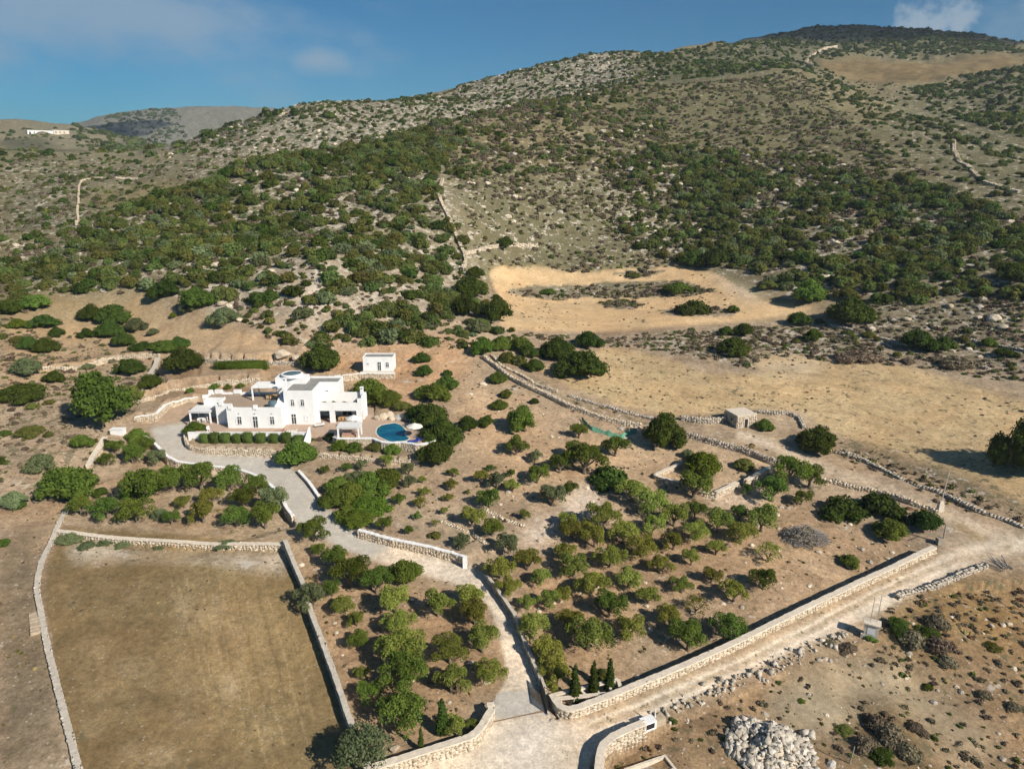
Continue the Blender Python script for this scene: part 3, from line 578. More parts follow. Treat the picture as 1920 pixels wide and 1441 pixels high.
# ------------------------------------------------------------------ placing plants
def depth(p): return p[1] * CP - (p[2] - CAMZ) * SP
ORD = 'first second third fourth fifth sixth seventh eighth ninth tenth eleventh twelfth thirteenth fourteenth fifteenth sixteenth seventeenth eighteenth nineteenth twentieth'.split()
ORD += ['twenty-' + o for o in ORD[:9]] + ['thirtieth'] + ['thirty-' + o for o in ORD[:9]] + ['fortieth'] + ['forty-' + o for o in ORD[:9]]
KIND = {  # letter: (name, category, meshes, leaves, height ratio, trunk, base shift, tone word)
 'o': ('olive_tree', 'olive tree', OLIVES, F_OLIVE, 1.0, 1, .30, 'olive tree'),
 'g': ('olive_tree', 'olive tree', OLIVES, F_GREEN, 1.0, 1, .30, 'deep green olive tree'),
 'y': ('olive_tree', 'olive tree', OLIVES, F_GREY, 1.0, 1, .30, 'silvery olive tree'),
 's': ('young_tree', 'young tree', SPARSE, F_OLIVE, 1.0, 1, .25, 'thin young tree'),
 'j': ('evergreen_bush', 'bush', JUNI, F_DARK, .95, 0, .75, 'dark evergreen bush'),
 'b': ('leafy_bush', 'bush', JUNI, F_BRIGHT, .9, 0, .75, 'bright green leafy bush'),
 'e': ('green_bush', 'bush', JUNI, F_GREEN, .9, 0, .75, 'mid green bush'),
 'k': ('grey_bush', 'bush', JUNI, F_GREY, .9, 0, .75, 'grey-green bush'),
 'h': ('yellowish_bush', 'bush', JUNI, F_YELL, .7, 0, .75, 'yellowish green bush'),
 'l': ('spreading_bush', 'bush', LOWS, F_DARK, 1.0, 0, .75, 'low spreading dark bush'),
 'd': ('dry_bush', 'dry bush', LOWS, F_DRY, .9, 0, .75, 'low dry brown bush'),
 't': ('broad_tree', 'tree', BROAD, F_GREEN, 1.05, 1, .5, 'tall broad tree'),
}
PLANTS = []   # (x, y, r) of everything planted by hand, kept clear by the scatter
_cnt = {}
def plant(k, p, R, label, group=None, hs=1.0, mat=None):
    nm, cat, ms, fm, hr, tr, sh, tone = KIND[k]; i = _cnt.get(k, 0); _cnt[k] = i + 1
    r = random.Random(i * 37 + ord(k))
    e = new(nm, None, None, label, cat, group, loc=(p[0], p[1], p[2] - .05), rotz=r.random() * 6.28)
    z = R * hr * hs * r.uniform(.9, 1.1)
    c = new('crown', ms[(i * 5 + r.randrange(9)) % len(ms)], e); c.scale = (R, R * r.uniform(.88, 1.08), z)
    if len(c.data.materials) == 0: c.data.materials.append(fm)
    c.material_slots[0].link = 'OBJECT'; c.material_slots[0].material = mat or fm
    if tr:
        t = new('trunk', TRUNKS[i % 5], e, mat=M_BARK); t.scale = (R, R, z)
    PLANTS.append((p[0], p[1], R)); return e
def plants(L, zone_text, group, bands=None):
    """L: (column, row of the foot, width in photo pixels, kind[, height factor])"""
    P = hit([(q[0], q[1]) for q in L]); rec = []
    for q, p in zip(L, P):
        k = q[3]; dd = depth(p); R = q[2] / 2 * dd / F * (1.2 if KIND[k][5] else 1.14)
        dep = math.atan2(CAMZ - p[2], math.hypot(p[0], p[1]))
        py = q[1] - KIND[k][6] * (q[2] / 2) * sin(dep); rec.append((q, (q[0], py), R))
    P = hit([r[1] for r in rec]); items = []
    for (q, _, R), p in zip(rec, P): items.append([q, p, R, None])
    by = {}
    for it in items: by.setdefault(KIND[it[0][3]][7], []).append(it)
    for tone, its in by.items():
        if bands and len(its) > bands:
            its.sort(key=lambda t: -t[0][1]); rows = [its[i:i + bands] for i in range(0, len(its), bands)]
            for ri, row in enumerate(rows):
                row.sort(key=lambda t: t[0][0])
                for ci, it in enumerate(row): it[3] = f"{tone}, {ORD[ci]} from left, {ORD[ri]} row from front, {zone_text}"
        else:
            its.sort(key=lambda t: t[0][0])
            for ci, it in enumerate(its):
                it[3] = f"{tone} {zone_text}" if len(its) == 1 else f"{tone} {zone_text}, {ORD[ci]} from left"
    return [plant(q[3], p, R, lab, group, q[4] if len(q) > 4 else 1.0) for q, p, R, lab in items]
# ------------------------------------------------------------------ masonry
def stone_mat(name, a, b_, mort):
    m, nt, b = ntree(name); at = nd(nt, 'ShaderNodeAttribute', attribute_name='tone'); g = nd(nt, 'ShaderNodeNewGeometry')
    f = noise(nt, g.outputs['Position'], 3.0, 3, .6)
    c = mix(nt, at.outputs['Fac'], a, b_); c = mix(nt, 1., c, rng_(nt, f, .3, .7, .78, 1.2), 'MULTIPLY')
    nt.links.new(c, b.inputs['Base Color']); b.inputs['Roughness'].default_value = .92; return m
M_STONE = stone_mat('cream_stone', (.44, .36, .26), (.68, .59, .465), None)
M_STONEG = stone_mat('grey_stone', (.33, .29, .235), (.56, .50, .42), None)
M_MORT = plain('pale_mortar', (.56, .48, .375), .95, .2, 3)
M_MORTG = plain('grey_mortar', (.30, .25, .20), .95, .2, 3)
M_WHITE = plain('white_limewash', (.80, .80, .79), .85, .04, .8)
M_CREAM = plain('cream_coping', (.66, .58, .47), .9, .14, 2.5)
M_GCAP = plain('grey_coping', (.50, .45, .375), .9, .16, 2.5)
def stones(cent, ex, ey, ez, hs, seed, jit=.16):
    """many rough blocks at once: centres, axes (n,3) and half sizes (n,3)"""
    r = np.random.default_rng(seed); n = len(cent)
    S = np.array([(-1, -1, -1), (1, -1, -1), (1, 1, -1), (-1, 1, -1), (-1, -1, 1), (1, -1, 1), (1, 1, 1), (-1, 1, 1)], float)
    J = S[None] * (1 + jit * r.normal(size=(n, 8, 3))) * hs[:, None]
    v = cent[:, None] + J[..., :1] * ex[:, None] + J[..., 1:2] * ey[:, None] + J[..., 2:] * ez[:, None]
    q = (np.arange(n) * 8)[:, None, None] + np.array(BOXF)[None]
    m = npmesh('stonework', v.reshape(-1, 3), q.reshape(-1, 4)); fattr(m, 'tone', np.repeat(np.clip(r.normal(.5, .28, n), 0, 1), 8)); return m
def resample(P, ds):
    P = np.asarray(P, float)
    d = np.r_[0, np.cumsum(np.hypot(np.diff(P[:, 0]), np.diff(P[:, 1])))]; n = max(2, int(d[-1] / ds) + 1)
    # smooth the corners a little
    t = np.linspace(0, d[-1], n); return np.stack([np.interp(t, d, P[:, 0]), np.interp(t, d, P[:, 1])], 1)
def wall(name, label, px, h, t=.55, cap=None, raised=False, capw=.10, capt=.14, size=.42, mat=None, core=None, xy=None, face=(1, -1), top=None, dip=.9, seed=1, group=None, rough=.05, ruin=0.):
    """dry or mortared stone wall along photo points (or plan points xy); h above the higher ground beside it"""
    mat = mat or M_STONE; core = core or M_MORT
    P = np.asarray(xy, float)[:, :2] if xy is not None else hit(px, h if raised else 0)[:, :2]
    S = resample(P, size); n = len(S); T = np.gradient(S, axis=0); T /= np.linalg.norm(T, axis=1)[:, None] + 1e-9
    N = np.stack([-T[:, 1], T[:, 0]], 1); N *= np.sign((N * S).sum(1))[:, None]; N[N[:, 0] == 0] += 1e-9  # N points away from the camera
    o = t / 2 + .25; zs = np.stack([zat(S[:, 0], S[:, 1]), zat(S[:, 0] + N[:, 0] * o, S[:, 1] + N[:, 1] * o), zat(S[:, 0] - N[:, 0] * o, S[:, 1] - N[:, 1] * o)])
    r = np.random.default_rng(seed)
    zt = (zs.max(0) if top is None else np.full(n, top)) + (h if top is None else 0); zb = zs.min(0) - dip
    k = min(9, n // 2 * 2 - 1)
    if k > 2: zt = np.convolve(np.pad(zt, k // 2, mode='edge'), np.ones(k) / k, mode='valid')
    if cap is None: zt = zt + (fbm(S[:, 0], S[:, 1], 2.5, 3, seed + 3) - .5) * .35
    if ruin: zt = zt - ruin * (fbm(S[:, 0], S[:, 1], 4, 3, seed) ** 2) * 1.6
    root = None
    # core
    v = []
    for i in range(n):
        for s_, z_ in ((-1, zb[i]), (1, zb[i]), (1, zt[i] - .04), (-1, zt[i] - .04)):
            v.append((S[i, 0] + N[i, 0] * s_ * (t / 2 - .02), S[i, 1] + N[i, 1] * s_ * (t / 2 - .02), z_))
    f = [(i * 4 + a, i * 4 + (a + 1) % 4, i * 4 + 4 + (a + 1) % 4, i * 4 + 4 + a) for i in range(n - 1) for a in range(4)] + [(0, 1, 2, 3), (n * 4 - 1, n * 4 - 2, n * 4 - 3, n * 4 - 4)]
    c0 = (float(S[:, 0].mean()), float(S[:, 1].mean()), float(zb.mean()))
    root = new(name, pydata(name, np.array(v) - np.array(c0), f), None, label, 'wall', group, kind='thing', loc=c0, mat=core)
    # stones
    ch = size * .62; cc, aa, nn_, hs = [], [], [], []
    kmax = int(math.ceil((zt - zb).max() / ch))
    for sd_ in face:
        for c_ in range(kmax):
            off = r.random(n) * .5 * size
            z = zt - ch * (c_ + .5); ok = z > zb
            i = np.where(ok)[0]
            if not len(i): continue
            cx = S[i] + T[i] * (off[i, None] - .25 * size) + N[i] * sd_ * (t / 2 - .03)
            cc.append(np.c_[cx, z[i] + r.normal(size=len(i)) * ch * .2]); aa.append(np.c_[T[i], np.zeros(len(i))]); nn_.append(np.c_[N[i], np.zeros(len(i))])
            hs.append(np.c_[size * .48 * r.uniform(.45, 1.35, len(i)), np.full(len(i), .05) + r.random(len(i)) * rough, ch * .5 * r.uniform(.5, 1.25, len(i))])
    if cap is None:
        for off in (-.25, .25):
            i = np.arange(n); cc.append(np.c_[S + N * t * off + r.normal(size=(n, 2)) * .04, zt + r.normal(size=n) * .05]); aa.append(np.c_[T, np.zeros(n)]); nn_.append(np.c_[N, np.zeros(n)])
            hs.append(np.c_[size * .5 * r.uniform(.5, 1.1, n), t * .27 * r.uniform(.7, 1.2, n), .10 * r.uniform(.5, 1.5, n)])
    cc, aa, nn_, hs = map(np.concatenate, (cc, aa, nn_, hs))
    m = stones(cc - np.array(c0), aa, nn_, np.tile([0, 0, 1.], (len(cc), 1)), hs, seed + 5)
    new('stonework', m, root, kind='stuff', mat=mat)
    if cap is not None:
        v = []; w = t / 2 + capw; e = r.normal(size=(n, 4)) * .018
        for i in range(n):
            for j, (s_, z_) in enumerate(((-1, 0), (1, 0), (1, capt), (-1, capt))):
                v.append((S[i, 0] + N[i, 0] * s_ * (w + e[i, j]), S[i, 1] + N[i, 1] * s_ * (w + e[i, j]), zt[i] - .02 + z_ + e[i, j] * .6))
        new('coping', pydata('coping', np.array(v) - np.array(c0), f), root, mat=cap)
    return root
# ------------------------------------------------------------------ villa
M_TILE = plain('terracotta_paving', (.47, .35, .265), .85, .10, 1.5)
M_RTILE = plain('roof_terrace_paving', (.37, .285, .21), .85, .08, 1.0)
M_ROOFG = plain('grey_roof_screed', (.27, .27, .25), .9, .18, .9)
M_DARKIN = plain('dark_glass', (.035, .045, .05), .15, .1, 1, spec=.5)
M_TEAL = plain('teal_glass', (.09, .145, .165), .15, .15, 1, spec=.5)
M_TIMBER = plain('pale_timber', (.50, .33, .17), .7, .2, 3)
M_CANVAS = plain('white_canvas', (.72, .72, .70), .9, .05, 2)
M_CANVAS2 = plain('cream_canvas', (.74, .70, .62), .9, .05, 2)
M_BLUE = plain('blue_cushion', (.012, .05, .34), .8, .1, 3)
M_ROSE = plain('rose_cushion', (.42, .25, .20), .9, .15, 3)
M_SHADE = plain('grey_shade_cloth', (.46, .48, .48), .8, .08, 2)
M_METAL = plain('galvanised_steel', (.45, .46, .47), .45, .1, 3, metal=.7)
M_BLACK = plain('black_steel', (.03, .03, .032), .5, .1, 3)
M_TERRA = plain('white_planter', (.74, .73, .71), .85, .06, 3)
def off(o):
    v = Vector((0, 0, 0))
    while o is not None: v += o.location; o = o.parent
    return v
def wb(mb, name, mat, parent, **kw):
    """link solids given in world metres under a parent"""
    d = off(parent); mb.v = [(p[0] - d.x, p[1] - d.y, p[2] - d.z) for p in mb.v]; return mb.build(name, mat, parent, **kw)
def window(parent, x, z, w, h, y, shut=True, door=False, blank=False):
    f = wb(MB().box(x - w / 2 - .07, x - w / 2, y - .09, y + .02, z, z + h).box(x + w / 2, x + w / 2 + .07, y - .09, y + .02, z, z + h).box(x - w / 2 - .07, x + w / 2 + .07, y - .10, y + .02, z + h, z + h + .08).box(x - w / 2 - .09, x + w / 2 + .09, y - .13, y + .02, z - .08, z), 'door' if door else 'window', M_WHITE, parent)
    wb(MB().box(x - w / 2, x + w / 2, y - .02, y + .01, z, z + h), 'pane', M_WHITE if blank else M_DARKIN, f)
    if not blank:
        wb(MB().box(x - .035, x + .035, y - .07, y - .02, z, z + h).box(x - w / 2, x - .035, y - .065, y - .02, z + h * .68, z + h * .68 + .06).box(x + .035, x + w / 2, y - .065, y - .02, z + h * .68, z + h * .68 + .06), 'mullion', M_WHITE, f)
    if shut:
        for s in (-1, 1): wb(MB().box(x + s * (w / 2 + .10), x + s * (w / 2 + .10 + w * .38), y - .06, y - .003, z, z + h), 'shutter', M_WHITE, f)
    return f
villa = new('villa', None, None, 'large white flat-roofed two-storey villa with roof terrace and loggia', 'villa', loc=(-46, 132, ZT))
Y2 = 139.7
for bx in ((-43.7, -38.1, 129.75, Y2, 5.5, 15.0), (-38.1, -34.5, 135.7, Y2 - .004, 5.5, 15.003), (-46.9, -40.9, 135.2, 138.2, 5.5, 16.3), (-54.1, -43.703, 127.7, 138.0, 5.5, 12.05), (-57.1, -54.1, 130.0, 137.996, 5.5, 12.053), (-61.2, -57.1, 134.3, 137.992, 5.5, 12.047)):
    wb(MB().box(*bx), 'wall', M_WHITE, villa)
wb(MB().box(-43.45, -38.35, 130.0, 139.45, 15.0, 15.06), 'roof', M_ROOFG, villa)
wb(MB().box(-38.35, -34.75, 135.95, 139.445, 15.0, 15.064), 'roof', M_ROOFG, villa)
wb(MB().prism([(-53.85, 127.95), (-43.72, 127.95), (-43.72, 135.19), (-46.92, 135.19), (-46.92, 137.75), (-60.95, 137.75), (-60.95, 134.55), (-56.85, 134.55), (-56.85, 130.25), (-53.85, 130.25)], 12.0, 12.10), 'terrace_floor', M_RTILE, villa)
for bx in ((-43.7, -38.1, 129.752, 130.0, 15.0, 15.3), (-43.7, -43.45, 130.0, 139.7, 15.0, 15.302), (-38.35, -38.1, 130.0, 135.7, 15.0, 15.304), (-38.35, -34.5, 135.702, 135.95, 15.0, 15.3), (-34.75, -34.5, 135.95, 139.45, 15.0, 15.303), (-43.45, -34.5, 139.45, 139.695, 15.0, 15.42),
           (-54.1, -43.72, 127.702, 127.95, 12.05, 12.62), (-54.1, -53.85, 127.95, 130.25, 12.05, 12.60), (-57.1, -54.1, 130.002, 130.25, 12.05, 12.62), (-57.1, -56.85, 130.25, 134.55, 12.05, 12.6), (-61.2, -57.1, 134.302, 134.55, 12.05, 12.5), (-61.2, -60.95, 134.55, 137.75, 12.05, 12.52), (-61.2, -46.9, 137.75, 137.99, 12.05, 12.54)):
    wb(MB().box(*bx), 'parapet', M_WHITE, villa)
for x, y in ((-53.3, 127.83), (-48.6, 127.83), (-56.0, 130.13), (-60.9, 134.43), (-61.0, 137.7), (-59.8, 137.87), (-59.1, 137.87), (-56.0, 137.87), (-55.3, 137.87), (-52.7, 137.87)):
    wb(MB().box(x - .36, x + .36, y - .3, y + .3, 12.3, 13.05), 'post', M_WHITE, villa)
# loggia with balcony
Z0 = ZT
for bx in ((-38.08, -37.35, 130.7, 131.1, 8.2, 10.95), (-35.4, -34.4, 130.7, 131.1, 8.2, 10.95), (-30.2, -29.2, 130.7, 131.1, 8.2, 10.95)): wb(MB().box(*bx), 'pillar', M_WHITE, villa)
wb(MB().box(-38.085, -29.2, 130.703, 131.097, 10.95, 12.57), 'beam', M_WHITE, villa)
wb(MB().box(-38.09, -29.5, 131.1, 135.0, 11.15, 11.45), 'balcony_floor', M_RTILE, villa)
wb(MB().box(-38.095, -29.0, 135.0, 135.3, 8.2, 13.4), 'wall', M_WHITE, villa)
wb(MB().box(-29.5, -29.197, 132.6, 135.0, 8.2, 13.4).box(-29.5, -29.197, 131.1, 132.6, 10.6, 13.1).box(-29.9, -29.2, 130.705, 131.1, 12.57, 13.4), 'wall', M_WHITE, villa)
for x in (-43.7, -29.75):
    y = 131.2 if x < -40 else 134.7; zt_ = 17.3 if x < -40 else 14.5
    wb(MB().box(x - .3, x + .3, y - .3, y + .3, 12.0, zt_).box(x - .36, x + .36, y - .36, y + .36, zt_, zt_ + .1), 'chimney', M_WHITE, villa)
    wb(MB().box(x - .16, x + .16, y - .305, y - .29, zt_ - .3, zt_ - .1), 'flue_opening', M_BLACK, villa)
sk = wb(MB().lathe([(2.15, 16.3), (2.15, 16.75), (2.0, 16.9), (1.78, 16.9), (1.78, 16.7)], -43.9, 136.65, 32), 'skylight', M_WHITE, villa, smooth=False)
wb(MB().lathe([(1.8, 16.78), (1.2, 16.98), (.6, 17.06), (.01, 17.09)], -43.9, 136.65, 32), 'glass', M_TEAL, sk, smooth=True)
for x, z, w, h, y, kw in ((-51.8, 9.3, .75, 1.5, 127.7, {}), (-48.8, 8.62, .85, 2.2, 127.7, dict(door=True)), (-45.6, 9.3, .75, 1.5, 127.7, {}), (-42.1, 8.62, .85, 2.0, 129.75, dict(door=True)), (-39.7, 9.4, .5, 1.0, 129.75, dict(blank=True, shut=False)), (-42.1, 12.3, .6, 1.25, 129.75, {}), (-40.2, 12.3, .6, 1.25, 129.75, {}), (-36.9, 12.6, .5, 1.0, 135.7, dict(shut=False, blank=False)), (-36.6, 9.3, 1.0, 1.2, 135.0, {}), (-33.0, 8.62, 1.8, 2.1, 135.0, dict(shut=False, door=True))):
    window(villa, x, z, w, h, y, **kw)
f = wb(MB().box(-54.75, -54.63, 129.86, 130.0, 8.5, 10.6).box(-54.2, -54.12, 129.86, 130.0, 8.5, 10.6).prism([(-54.75, 129.87), (-54.12, 129.87), (-54.12, 129.99), (-54.75, 129.99)], 10.6, 11.2), 'door', M_WHITE, villa)
wb(MB().box(-54.63, -54.2, 129.9, 129.98, 8.55, 10.6), 'pane', M_TEAL, f)
for x in (-51.8, -48.8, -45.6): wb(MB().box(x - .08, x + .08, 127.55, 127.7, 11.35, 11.5), 'lantern', M_METAL, villa)
wb(MB().prism([(-45.1, 128.2), (-44.85, 128.2), (-44.85, 133.4), (-45.1, 133.4)], 12.1, [12.7, 12.7, 14.2, 14.2]).prism([(-44.85, 128.2), (-43.71, 128.2), (-43.71, 133.4), (-44.85, 133.4)], 12.1, [12.3, 12.3, 14.0, 14.0]), 'roof_stair', M_WHITE, villa)
wb(MB().lathe([(.85, 12.1), (.85, 13.2), (.7, 13.45), (.01, 13.5)], -45.75, 129.3, 20), 'stair_dome', M_TEAL, villa, smooth=True)

def pergola(label, x0, x1, y0, y1, zb, zt_, slats=True, posts=((0, 0), (1, 0), (0, 1), (1, 1)), roofmat=None):
    e = new('pergola', None, None, label, 'pergola', loc=((x0 + x1) / 2, (y0 + y1) / 2, zb))
    for a, b in posts:
        px_, py_ = (x0 + .13, x1 - .13)[a], (y0 + .13, y1 - .13)[b]
        wb(MB().box(px_ - .13, px_ + .13, py_ - .13, py_ + .13, zb - .05, zt_ - .25), 'post', M_WHITE, e)
    wb(MB().box(x0, x1, y0, y0 + .2, zt_ - .25, zt_), 'beam', M_WHITE, e); wb(MB().box(x0, x1, y1 - .2, y1, zt_ - .25, zt_), 'beam', M_WHITE, e)
    wb(MB().box(x0, x0 + .2, y0 + .2, y1 - .2, zt_ - .25, zt_ - .003), 'beam', M_WHITE, e); wb(MB().box(x1 - .2, x1, y0 + .2, y1 - .2, zt_ - .25, zt_ - .003), 'beam', M_WHITE, e)
    if slats:
        n = int((x1 - x0 - .4) / .3)
        for i in range(n): wb(MB().box(x0 + .22 + i * .3, x0 + .43 + i * .3, y0 + .05, y1 - .05, zt_ - .02, zt_ + .06), 'slat', roofmat or M_WHITE, e)
    else: wb(MB().box(x0 - .1, x1 + .1, y0 - .1, y1 + .1, zt_, zt_ + .08), 'canopy', roofmat or M_CANVAS, e)
    return e
pergola('white pergola with flat canopy beside the villa entrance drive', -62.5, -58.4, 130.3, 134.25, ZT, 10.9, False)
pergola('white slatted pergola on the roof terrace of the villa', -51.3, -45.0, 133.8, 137.6, 12.1, 14.85, True, ((0, 0), (1, 0), (0, 1)))
pergola('white pergola with flat canopy standing beside the swimming pool', -31.9, -27.9, 121.9, 124.6, ZT, 10.75, False)

# terraces and pool
terr = new('terrace', None, None, kind='structure')
wb(MB().prism(PLAT, 6.6, ZT), 'paving', M_TILE, terr)
POOL = [tuple(at_z(620 + x / 8.727, 740 + y / 8.727, ZT)[:2]) for x, y in ((750, 590), (770, 535), (830, 495), (920, 474), (1040, 458), (1130, 482), (1195, 540), (1235, 590), (1205, 625), (1230, 668), (1285, 705), (1250, 737), (1150, 757), (1050, 768), (960, 756), (880, 720), (800, 682), (757, 635))]
pc = np.mean(POOL, 0)
mw, nt, b = ntree('pool_water'); b.inputs['Roughness'].default_value = .06; b.inputs['Specular IOR Level'].default_value = .5
g = nd(nt, 'ShaderNodeNewGeometry'); n_ = noise(nt, g.outputs['Position'], .35, 2); nt.links.new(mix(nt, rng_(nt, n_, .35, .65), (.004, .075, .15), (.007, .15, .21)), b.inputs['Base Color'])
bp = nd(nt, 'ShaderNodeBump', Strength=.12, Distance=.05); nt.links.new(noise(nt, g.outputs['Position'], 2.5, 2), bp.inputs['Height']); nt.links.new(bp.outputs[0], b.inputs['Normal'])
pool = new('swimming_pool', None, None, 'kidney-shaped blue swimming pool with white rim beside the villa', 'pool', loc=(pc[0], pc[1], ZT))
wb(MB().prism(POOL[::-1], ZT - .1, ZT + .012), 'water', mw, pool)
rim = [tuple(np.array(p) + (np.array(p) - pc) / np.linalg.norm(np.array(p) - pc) * .28) for p in POOL]
mb = MB(); n = len(POOL)
mb.v = [(p[0], p[1], ZT - .05) for p in rim] + [(p[0], p[1], ZT + .05) for p in rim] + [(p[0], p[1], ZT + .05) for p in POOL] + [(p[0], p[1], ZT - .05) for p in POOL]
mb.f = [(k * n + i, k * n + (i + 1) % n, ((k + 1) % 4) * n + (i + 1) % n, ((k + 1) % 4) * n + i) for k in range(4) for i in range(n)]
wb(mb, 'rim', M_CREAM, pool)
wall('pool_wall', 'curved cream stone wall with white coping below the pool terrace', None, 0, .5, M_WHITE, xy=POOLWALL, top=ZT + .12, capw=.06, capt=.14, size=.38, dip=.5, seed=11)
wall('garden_wall', 'low cream stone wall in front of the clipped villa hedge along the drive', W_GARDEN, .12, .5, None, size=.38, seed=12)
wall('garden_wall', 'low cream stone terrace wall below the pool planting bed', W_GARDEN2, .05, .5, None, size=.38, seed=13)
wall('retaining_wall', 'long curved cream retaining wall behind the villa roof terrace', W_BACK1, .1, .5, None, size=.42, seed=14)
wall('retaining_wall', 'curved cream retaining wall with white coping round the upper drive end', W_BACK2, .15, .5, M_WHITE, size=.40, capw=.02, seed=15)
wall('retaining_wall', 'long grey stone retaining wall behind the clipped green hedge', W_TOP, .1, .5, None, size=.42, mat=M_STONEG, core=M_MORTG, seed=16)
wall('retaining_wall', 'pale stone retaining wall on the slope left of the villa', W_LEFT, .2, .6, None, size=.5, seed=17)
wh = new('white_wall', None, None, 'low white wall behind the row of nine clipped hedge shrubs', 'wall', loc=(-49, 124.2, 7))
wb(MB().box(-60.2, -37.8, 124.0, 124.25, 6.6, 8.95), 'wall_body', M_WHITE, wh); wb(MB().box(-60.25, -37.75, 123.96, 124.29, 8.95, 9.03), 'coping', M_WHITE, wh)
ww = new('wing_wall', None, None, 'slanting white wing wall at the right end of the hedge row', 'wall', loc=(-37.8, 123, 7))
wb(MB().prism([(-38.3, 121.6), (-38.05, 121.6), (-37.55, 124.6), (-37.8, 124.6)], 6.3, [7.6, 7.6, 9.9, 9.9]), 'wall_body', M_WHITE, ww)
F_HEDGE = fmat('leaves_hedge', (.065, .105, .022), (.17, .23, .06), .02)
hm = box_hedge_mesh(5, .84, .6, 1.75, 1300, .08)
for i, px in enumerate((380, 399.4, 420, 441.6, 462.2, 486, 511, 534.3, 557)):
    X = (px - 960) / F * 130.6; o = new('hedge_shrub', hm, None, f'clipped square hedge shrub before the white wall, {ORD[i]} from left of nine', 'hedge shrub', 'clipped shrubs in front of the villa', loc=(X, 123.0, float(zat(X, 123.0)) - .05), rotz=(i % 2) * pi + .05 * (i % 3 - 1), mat=F_HEDGE)
    o.scale = (1 + .06 * ((i * 7) % 3 - 1), 1, 1 + .08 * ((i * 5) % 3 - 1))
h0 = hit([(404, 692), (501, 692)]); hl = np.linalg.norm(h0[1] - h0[0])
hm2 = box_hedge_mesh(6, hl / 2, .9, 2.0, 5200, .11)
new('hedge', hm2, None, 'long clipped bright green hedge on the terrace above the villa', 'hedge', loc=tuple((h0[0] + h0[1]) / 2 + np.array([0, 0, -.1])), rotz=math.atan2(h0[1][1] - h0[0][1], h0[1][0] - h0[0][0]), mat=F_BRIGHT)

# parasols, loungers, tables
def parasol(label, x, y, z, r, h, mat):
    e = new('parasol', None, None, label, 'parasol', loc=(x, y, z))
    MB().tube((0, 0, 0), (0, 0, h + .15), .035).build('pole', M_METAL, e); MB().lathe([(.01, .08), (.3, .08), (.3, 0)], n=12).build('base', M_METAL, e)
    m = MB(); m.v = [(0, 0, h)] + [(r * cos(i * pi / 4), r * sin(i * pi / 4), h - .62) for i in range(8)] + [(r * cos(i * pi / 4), r * sin(i * pi / 4), h - .76) for i in range(8)]
    m.f = [(0, 1 + i, 1 + (i + 1) % 8) for i in range(8)] + [(1 + i, 9 + i, 9 + (i + 1) % 8, 1 + (i + 1) % 8) for i in range(8)]; m.build('canopy', mat, e)
    for i in range(8): MB().tube((0, 0, h - .03), (r * .98 * cos(i * pi / 4), r * .98 * sin(i * pi / 4), h - .66), .015, n=4).build('rib', M_METAL, e)
parasol('open cream parasol shading blue sun loungers at the pool', -17.9, 122.9, ZT, 1.55, 2.75, M_CANVAS2)
parasol('open white parasol behind the pool pergola', -29.9, 127.0, ZT, 1.55, 2.9, M_CANVAS)
def lounger(label, x, y, rz, mat, frame):
    e = new('sun_lounger', None, None, label, 'sun lounger', 'sun loungers on the terraces', loc=(x, y, ZT), rotz=rz)
    for a in (-.8, .7):
        for b in (-.25, .25): MB().tube((a, b, 0), (a, b, .28), .03, n=6).build('leg', frame, e)
    MB().box(-.95, .95, -.33, .33, .26, .32).build('frame', frame, e); MB().box(-.95, .35, -.31, .31, .322, .42).build('mattress', mat, e)
    MB().prism([(.35, -.31), (.95, -.31), (.95, .31), (.35, .31)], .322, [.43, .78, .78, .43]).build('backrest', mat, e)
p1, p2, p3 = [at_z(620 + x / 8.727, 740 + y / 8.727, ZT) for x, y in ((1350, 780), (1480, 745), (1560, 735))]
lounger('blue sun lounger nearest the pool wall edge under the cream parasol', p1[0], p1[1], .15, M_BLUE, M_METAL)
lounger('middle blue sun lounger under the cream parasol', p2[0], p2[1], .15, M_BLUE, M_METAL)
lounger('blue sun lounger farthest from the pool water', p3[0] + .5, p3[1] + .75, .15, M_BLUE, M_METAL)
lounger('cream sun lounger behind the low white hedge wall', -41.2, 125.2, .1, M_CANVAS2, M_TIMBER)
lounger('rose sun lounger behind the low white hedge wall', -43.6, 125.2, .1, M_ROSE, M_TIMBER)
lounger('white deck lounger before the loggia opening', -37.0, 128.6, .5, M_CANVAS, M_BLACK)
def table(label, x, y, z, lx, ly, h, mat, name='table'):
    e = new(name, None, None, label, 'table', loc=(x, y, z))
    MB().box(-lx, lx, -ly, ly, h - .07, h).build('tabletop', mat, e)
    for a in (-1, 1):
        for b in (-1, 1): MB().box(a * (lx - .1) - .04, a * (lx - .1) + .04, b * (ly - .1) - .04, b * (ly - .1) + .04, 0, h - .07).build('leg', mat, e)
def chair(label, x, y, z, rz, mat, group, seat=None):
    e = new('chair', None, None, label, 'chair', group, loc=(x, y, z), rotz=rz)
    MB().box(-.24, .24, -.24, .24, .42, .48).build('seat', seat or mat, e); MB().box(-.24, .24, .2, .26, .48, .95).build('backrest', mat, e)
    for a in (-.2, .2):
        for b in (-.2, .2): MB().box(a - .03, a + .03, b - .03, b + .03, 0, .42).build('leg', mat, e)
table('long timber dining table under the roof terrace pergola', -47.2, 134.9, 12.1, 1.5, .5, .75, M_TIMBER)
for i in range(4): chair(f'timber dining chair on the near side of the roof table, {ORD[i]} from left', -48.3 + i * .72, 134.1, 12.1, pi, M_TIMBER, 'roof terrace dining chairs', M_CANVAS2)
table('timber dining table inside the loggia', -33.0, 132.2, ZT, .9, .5, .75, M_TIMBER)
